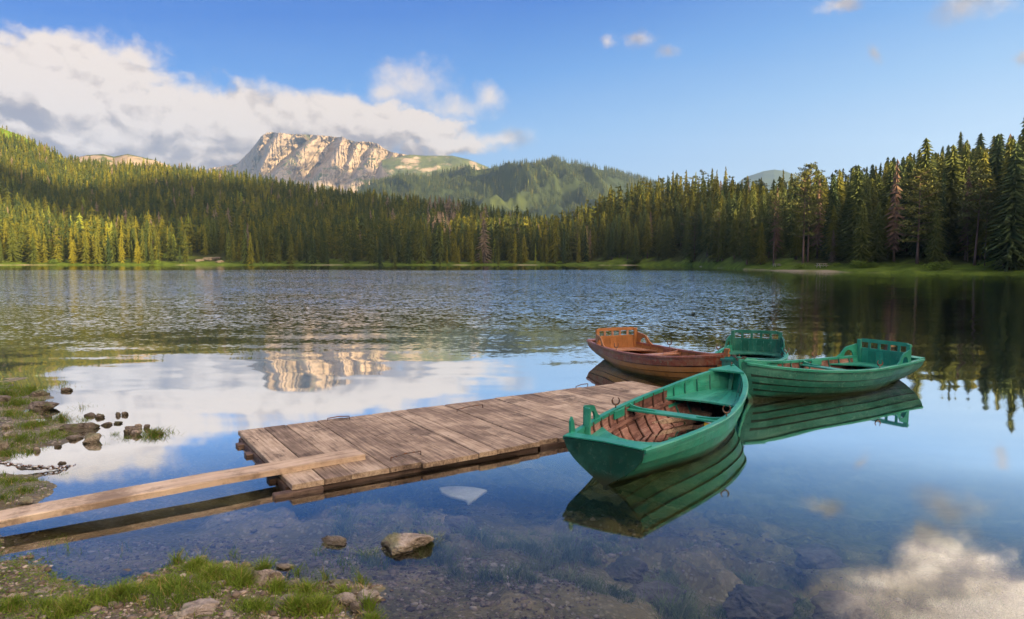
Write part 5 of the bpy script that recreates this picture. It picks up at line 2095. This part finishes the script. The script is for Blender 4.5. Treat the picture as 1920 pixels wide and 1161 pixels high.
# far clearing rocks on the left shore
for k, (px, Y, w, lb) in enumerate([(395, 318, 5.5, 'pale rock outcrop in the shore clearing'), (375, 312, 3.6, 'left lump of the pale shore outcrop'), (415, 309, 4, 'low pale rock at the right end of the clearing'),
                                    (410, 322, 4, 'upper pale rock in the shore clearing')]):
    o = bpy.data.objects.new('outcrop', ROCKSD[k * 2])
    col.objects.link(o)
    o.location = (Y * (px - CX) / F / cp, Y, float(left_z(px, Y)) + .2)
    o.scale = (w * .6, w * .5, w * .22)
    tag(o, lb, 'outcrop')

# picnic table on the right shore meadow
def picnic(px, py_off, label, s=1.0):
    th = math.degrees(math.atan((px - CX) / F / cp))
    r0 = float(np.interp(th, RT, R_R0)) + py_off
    e = empty('picnic_table', (r0 * math.sin(math.radians(th)), r0 * math.cos(math.radians(th)), float(right_z(th, r0)) - .02), .2)
    e.scale = (s, s, s)
    tag(e, label, 'picnic table')
    mb = MB(); mb.box(-.95, .95, -.38, .38, .72, .77); mb.build('table_top', M_WPALE, e)
    for y in (-.72, .72):
        mb = MB(); mb.box(-.95, .95, y - .14, y + .14, .43, .47); mb.build('bench_seat', M_WPALE, e)
    for x in (-.65, .65):
        mb = MB()
        mb.box(x - .04, x + .04, -.82, .82, .36, .43)
        for s_ in (-1, 1):
            mb.sweep([[(x - .04, s_ * .55 - .05, 0), (x + .04, s_ * .55 - .05, 0), (x + .04, s_ * .55 + .05, 0), (x - .04, s_ * .55 + .05, 0)],
                      [(x - .04, s_ * .25 - .05, .72), (x + .04, s_ * .25 - .05, .72), (x + .04, s_ * .25 + .05, .72), (x - .04, s_ * .25 + .05, .72)]])
        mb.build('table_leg', M_WPALE, e)


M_WPALE = mat_wood('pale_weathered_wood', [(0.25, 0.22, 0.20), (0.42, 0.38, 0.34), (0.52, 0.48, 0.44), (0.6, 0.56, 0.52)], .8, 'x')
picnic(1538, 5.5, 'pale picnic table on the right shore meadow')
picnic(1454, 5.0, 'small picnic table beside the single pine trunk', .8)

# ================================================================ GRASS, WEED, GRAVEL
def blades(name, P, hgt, wid, lean, tint, mat, label, seed=1, parent=None, bend=.5):
    r = np.random.default_rng(seed)
    n = len(P)
    a = r.uniform(0, 6.28, n)
    la = r.uniform(0, 6.28, n)
    d = np.stack([np.cos(la), np.sin(la), np.zeros(n)], 1) * lean[:, None]
    s_ = np.stack([np.cos(a), np.sin(a), np.zeros(n)], 1) * wid[:, None]
    up = np.array([0, 0, 1.0])
    def lv(f, wf):
        c = P + up * (hgt * (f - .25 * bend * f * f))[:, None] + d * (f ** 2 * hgt)[:, None]
        return c - s_ * wf, c + s_ * wf
    L0 = lv(0, .5); L1 = lv(.45, .45); L2 = lv(.8, .28); tip = lv(1.0, 0)[0]
    V_ = np.stack([L0[0], L0[1], L1[0], L1[1], L2[0], L2[1], tip], 1).reshape(-1, 3)
    b0 = (np.arange(n) * 7)[:, None]
    q = np.concatenate([b0 + np.array([[0, 1, 3, 2]]), b0 + np.array([[2, 3, 5, 4]])], 0)
    t = b0 + np.array([[4, 5, 6]])
    o = mesh_np(name, V_, [q, t], mat, tint=np.repeat(tint, 7), parent=parent)
    tag(o, label, kind='stuff')
    return o


rg = np.random.default_rng(77)


def clear_of_rocks(x, y):
    ok = np.ones(len(x), bool)
    for (rx, ry, sx, sy) in rock_spots:
        ok &= ((x - rx) / (sx * .9)) ** 2 + ((y - ry - sy * .3) / (sy * .9)) ** 2 > 1
    return ok


# near bank
n = 420000
x = rg.uniform(-5.2, 1.0, n); y = rg.uniform(2.6, 5.2, n)
d = sdist(x, y, LAND)
dens = smoothstep(fbm(x * 1.7 + 3, y * 1.7, 55, 4), .46, .62) * smoothstep(d, -.08, .12)
dens = np.maximum(dens, .9 * np.exp(-(((x + 2.45) / .45) ** 2 + ((y - 4.12) / .22) ** 2)) * (d > 0))
dens = np.maximum(dens, .9 * np.exp(-(((x + 1.6) / .5) ** 2 + ((y - 4.3) / .28) ** 2)) * (d > 0))
dens *= 1 - .75 * smoothstep(-x, 2.5, 3.1)
k = (rg.random(n) < (rg.random(n) < dens * .24)) & clear_of_rocks(x, y)
x, y = x[k], y[k]
P = np.stack([x, y, ground_z(x, y) - .01], 1)
hn = fbm(x * 3, y * 3, 66, 3)
h = (.014 + .06 * smoothstep(hn, .35, .75)) * rg.uniform(.5, 1.4, len(x))
tn = np.clip(rg.normal(.35, .2, len(x)) + (fbm(x * 2, y * 2, 12, 3) - .5) * .8, 0, .9)
tn = np.where(rg.random(len(x)) < .07, rg.uniform(.93, 1, len(x)), tn)
blades('grass', P, h, np.full(len(x), .0042), rg.uniform(.2, 1.1, len(x)), tn, M_GRASS, 'short grass patches on the near bank', 3)


def tufts(centres, label, mat=M_GRASS, seed=5, name='grass', zfun=None):
    r = np.random.default_rng(seed)
    PP, HH_, WW, LL, TT = [], [], [], [], []
    for (cx_, cy_, R_, hh_, nn, tc_) in centres:
        a = r.uniform(0, 6.28, nn); q = np.abs(r.normal(0, .45, nn)) * R_
        px_, py_ = cx_ + q * np.cos(a), cy_ + q * np.sin(a)
        zz = ground_z(px_, py_) if zfun is None else zfun(px_, py_)
        PP.append(np.stack([px_, py_, zz - .01], 1))
        HH_.append(hh_ * r.uniform(.45, 1.15, nn) * (1 - .35 * np.clip(q / R_, 0, 1)))
        WW.append(np.full(nn, .0048)); LL.append(r.uniform(.15, .9, nn) + .3 * q / R_)
        t = np.clip(r.normal(tc_, .15, nn), 0, .9)
        t = np.where(r.random(nn) < .1, r.uniform(.93, 1, nn), t)
        TT.append(t)
    return blades(name, np.concatenate(PP), np.concatenate(HH_), np.concatenate(WW), np.concatenate(LL), np.concatenate(TT), mat, label, seed)


def g2(px, py, z=0.03):
    c = at(px, py, z)
    return c.x, c.y


C_ = []
for px, py, R_, hh_, nn in ((228, 1130, .16, .13, 900), (130, 1152, .14, .13, 700), (330, 1120, .2, .10, 900), (400, 1085, .16, .11, 900), (370, 1062, .14, .10, 600), (450, 1100, .12, .13, 600), (445, 1088, .06, .16, 250),
                            (555, 1150, .14, .12, 700), (600, 1140, .16, .11, 800), (520, 1105, .10, .10, 300), (495, 1068, .07, .14, 250), (20, 1150, .15, .10, 500), (700, 1155, .10, .10, 300), (640, 1110, .08, .09, 250),
                            (300, 1100, .15, .08, 400), (575, 1108, .1, .1, 300), (480, 1150, .2, .08, 600), (330, 1048, .07, .12, 120), (180, 1120, .12, .07, 250), (90, 1145, .2, .08, 400)):
    gx, gy = g2(px, py)
    C_.append((gx, gy, R_, hh_, nn, rg.uniform(.35, .65)))
tufts(C_, 'bright grass tufts on the near bank')
# left shore and islet
C_ = []
for px, py, R_, hh_, nn in ((10, 745, .5, .22, 900), (30, 760, .5, .18, 1100), (60, 735, .35, .25, 700), (85, 725, .4, .16, 260), (20, 780, .5, .15, 900), (50, 800, .4, .14, 700), (75, 795, .3, .16, 500), (115, 785, .25, .20, 600), (160, 785, .22, .15, 350), (100, 815, .3, .12, 400), (40, 830, .35, .12, 700),
                            (15, 850, .3, .14, 600), (55, 845, .3, .10, 500), (20, 905, .3, .09, 700), (45, 925, .25, .09, 600), (60, 900, .2, .08, 300), (118, 885, .12, .10, 180), (135, 875, .1, .08, 80), (290, 812, .28, .22, 1300), (235, 820, .22, .13, 400), (215, 812, .15, .14, 200), (195, 830, .1, .12, 120),
                            (155, 762, .25, .2, 90), (118, 722, .3, .2, 80), (5, 940, .3, .1, 500), (270, 820, .2, .1, 300)):
    gx, gy = g2(px, py, 0.02)
    C_.append((gx, gy, R_, hh_ * .7, int(nn * .55), rg.uniform(.05, .35)))
tufts(C_, 'grass among the rocks of the left shore', seed=6, zfun=lambda a, b_: np.maximum(ground_z(a, b_), -.04))
n = 90000
x = rg.uniform(-12, -3.8, n); y = rg.uniform(5.2, 12.5, n)
d = sdist(x, y, LAND)
k = (rg.random(n) < smoothstep(fbm(x * 1.4, y * 1.4, 155, 4), .44, .60) * smoothstep(d, -.05, .1)) & clear_of_rocks(x, y)
x, y = x[k], y[k]
blades('grass', np.stack([x, y, ground_z(x, y) - .01], 1), rg.uniform(.02, .07, len(x)), np.full(len(x), .006), rg.uniform(.2, 1, len(x)), np.clip(rg.normal(.3, .2, len(x)), 0, .9), M_GRASS, 'short mossy grass covering the left shore', 9)
# reeds poking through the water by the boulders
C_ = []
for px, py, R_, nn in ((690, 1035, .16, 60), (640, 1045, .14, 40), (600, 1032, .12, 30), (500, 1060, .1, 60), (440, 1040, .14, 26), (380, 1035, .2, 18), (660, 1060, .2, 20), (560, 1075, .15, 50), (720, 1050, .12, 24), (610, 1085, .15, 40), (690, 1140, .1, 90), (680, 1100, .12, 60), (230, 1030, .3, 16), (130, 1030, .3, 30), (100, 1015, .2, 40)):
    gx, gy = g2(px, py, 0)
    C_.append((gx, gy, R_, .13, nn, .3))
tufts(C_, 'sparse grass blades standing in the shallow water', seed=8, zfun=lambda a, b_: np.maximum(ground_z(a, b_), -.06))
# weed on the lake bed
C_ = []
for k in range(150):
    px, py = rg.uniform(620, 1900), rg.uniform(985, 1155)
    c = at(px, py, -.4)
    C_.append((c.x, c.y, rg.uniform(.08, .22), rg.uniform(.06, .16), int(rg.integers(40, 200)), rg.uniform(.2, .9)))
for px, py, nn in ((810, 1110, 900), (1440, 1150, 700), (1280, 1150, 600), (1070, 1060, 300), (690, 975, 300), (900, 1040, 400), (1000, 1055, 300), (1620, 1130, 500)):
    c = at(px, py, -.4)
    C_.append((c.x, c.y, .28, .2, nn, .5))
tufts(C_, 'tufts of pale weed on the lake bed', mat=M_WEED, seed=10, name='water_weeds')

# low leafy plants hugging the bank
n = 60000
x = rg.uniform(-5.2, .5, n); y = rg.uniform(2.8, 5.1, n)
d = sdist(x, y, LAND)
k = (rg.random(n) < smoothstep(fbm(x * 2.2, y * 2.2, 255, 4), .38, .6) * smoothstep(d, -.05, .1)) & clear_of_rocks(x, y)
x, y = x[k], y[k]
n = len(x)
z = ground_z(x, y)
c = np.stack([x, y, z + rg.uniform(.002, .02, n)], 1)
a = rg.uniform(0, 6.28, n); s_ = rg.uniform(.004, .011, n)
u = np.stack([np.cos(a) * s_, np.sin(a) * s_, rg.uniform(-.4, .4, n) * s_], 1)
v = np.stack([-np.sin(a) * s_ * .6, np.cos(a) * s_ * .6, rg.uniform(-.4, .4, n) * s_], 1)
V_ = np.stack([c - u, c - v, c + u, c + v], 1).reshape(-1, 3)
o = mesh_np('ground_cover', V_, np.arange(len(V_)).reshape(-1, 4), M_GRASS, tint=np.repeat(np.clip(rg.normal(.25, .25, n), 0, 1), 4))
tag(o, 'tiny leaves and moss creeping over the near bank', kind='stuff')


# loose pebbles
def pebbles(name, x, y, s_, label, mat, seed, lift=.3):
    r = np.random.default_rng(seed)
    bm = bmesh.new()
    bmesh.ops.create_icosphere(bm, subdivisions=1, radius=1)
    Vb = np.array([v.co[:] for v in bm.verts]); Fb = np.array([[v.index for v in f.verts] for f in bm.faces])
    bm.free()
    n = len(x)
    sc = np.stack([s_, s_ * r.uniform(.6, 1, n), s_ * r.uniform(.25, .6, n)], 1)
    a = r.uniform(0, 6.28, n)
    J = Vb[None] * (1 + r.uniform(-.25, .25, (n, len(Vb), 1))) * sc[:, None, :]
    X_ = J[..., 0] * np.cos(a)[:, None] - J[..., 1] * np.sin(a)[:, None] + x[:, None]
    Y_ = J[..., 0] * np.sin(a)[:, None] + J[..., 1] * np.cos(a)[:, None] + y[:, None]
    Z_ = J[..., 2] + (ground_z(x, y) + sc[:, 2] * lift)[:, None]
    V_ = np.stack([X_, Y_, Z_], -1).reshape(-1, 3)
    F_ = (Fb[None] + (np.arange(n) * len(Vb))[:, None, None]).reshape(-1, 3)
    o = mesh_np(name, V_, F_, mat, tint=np.repeat(r.random(n), len(Vb)))
    tag(o, label, kind='stuff')


m, T, b = new_mat('pebbles', .85, .2)
T.put(b.inputs['Base Color'], T.ramp(attr(T), [(0, (.09, .07, .055)), (.5, (.22, .18, .14)), (.85, (.34, .29, .24)), (1, (.48, .43, .37))]))
M_PEB = m
n = 16000
x = rg.uniform(-5.2, .6, n); y = rg.uniform(2.9, 5.4, n)
pebbles('gravel', x, y, rg.uniform(.004, .013, n) * np.where(rg.random(n) < .10, 2.8, 1), 'loose gravel on the muddy near bank', M_PEB, 2)
n = 9000
x = rg.uniform(-2.5, 6, n); y = rg.uniform(3.5, 8.5, n)
k = fbm(x * 1.2, y * 1.2, 301, 4) > .45
x, y = x[k], y[k]
pebbles('gravel', x, y, rg.uniform(.006, .02, len(x)) * np.where(rg.random(len(x)) < .08, 2.4, 1), 'pale pebbles scattered on the lake bed', M_PEB, 3)

# ================================================================ CLOUDS THAT SHADE THE FAR SHORE (added behind the camera above the haze, unseen, shaped for their shadows)
m, T, b = new_mat('shade_cloud_white', 1.0, 0.0)
b.inputs['Base Color'].default_value = (.9, .9, .9, 1)
M_SHADE_CLOUD = m


def shade_cloud(targets, alt, label, seed):
    """targets: (world point, radius) blobs of land that the cloud keeps out of the sun"""
    mb = MB()
    bm = bmesh.new()
    bmesh.ops.create_icosphere(bm, subdivisions=3, radius=1)
    Vb = np.array([v.co[:] for v in bm.verts]); Fb = [[v.index for v in f.verts] for f in bm.faces]
    bm.free()
    for k, (p, rx, rz_) in enumerate(targets):
        s_ = (alt - p.z) / SUN.z
        c = Vector(p) + SUN * s_
        # ellipsoid: rx across the sun's bearing, rz seen vertically from the land
        side = Vector((SUN.y, -SUN.x, 0)).normalized()
        fw = Vector((SUN.x, SUN.y, 0)).normalized()
        for j in range(len(Vb)):
            pass
        nn = 1 + .35 * (fbm(Vb[:, 0] * 2 + k, Vb[:, 1] * 2 + Vb[:, 2], seed + k, 4) - .5)
        vs = [c + side * (q[0] * rx * w) + fw * (q[1] * rx * .8 * w) + Vector((0, 0, q[2] * rz_ * w)) for q, w in zip(Vb, nn)]
        mb.add(vs, Fb)
    o = mb.build('cloud', M_SHADE_CLOUD, smooth=True, fix=False)  # added unseen mesh, shaped so that its shadow falls on chosen land
    tag(o, label, 'cloud')


def PV(p, v, rx, rz_):
    # p: metres across the sun's bearing, v: height on the sun's own plane
    return Vector((-p * math.cos(SUN_AZ), p * math.sin(SUN_AZ), v)), rx, rz_


shade_cloud([PV(148, 222, 38, 42), PV(192, 176, 50, 54), PV(270, 180, 62, 62), PV(335, 165, 62, 60), PV(395, 140, 52, 46), PV(192, 88, 42, 40), PV(238, 100, 44, 42), PV(330, 134, 58, 30), PV(252, 36, 46, 24)], 1150, 'unseen cloud added behind the camera to shade the left hillside', 4)
shade_cloud([PV(1900, 1215, 120, 85), PV(2030, 1235, 150, 100), PV(2160, 1215, 140, 95), PV(2270, 1185, 90, 70)], 2300, 'higher unseen cloud added behind the camera to shade the foot of the mountain', 9)


# ================================================================ HAZE
def haze(dens):
    mb = MB()
    mb.box(-3600, 3600, -700, 5900, -8, 1010)
    m = bpy.data.materials.new('haze')
    m.use_nodes = True
    T = NT(m.node_tree)
    T.n.clear()
    out = T.node('ShaderNodeOutputMaterial')
    pv = T.node('ShaderNodeVolumePrincipled')
    pv.inputs['Color'].default_value = (.44, .70, 1.0, 1)
    pv.inputs['Density'].default_value = dens
    pv.inputs['Anisotropy'].default_value = 0.35
    T.l.new(pv.outputs[0], out.inputs['Volume'])
    o = mb.build('haze', m)
    tag(o, 'thin morning haze in the air', kind='stuff')


haze(0.00010)
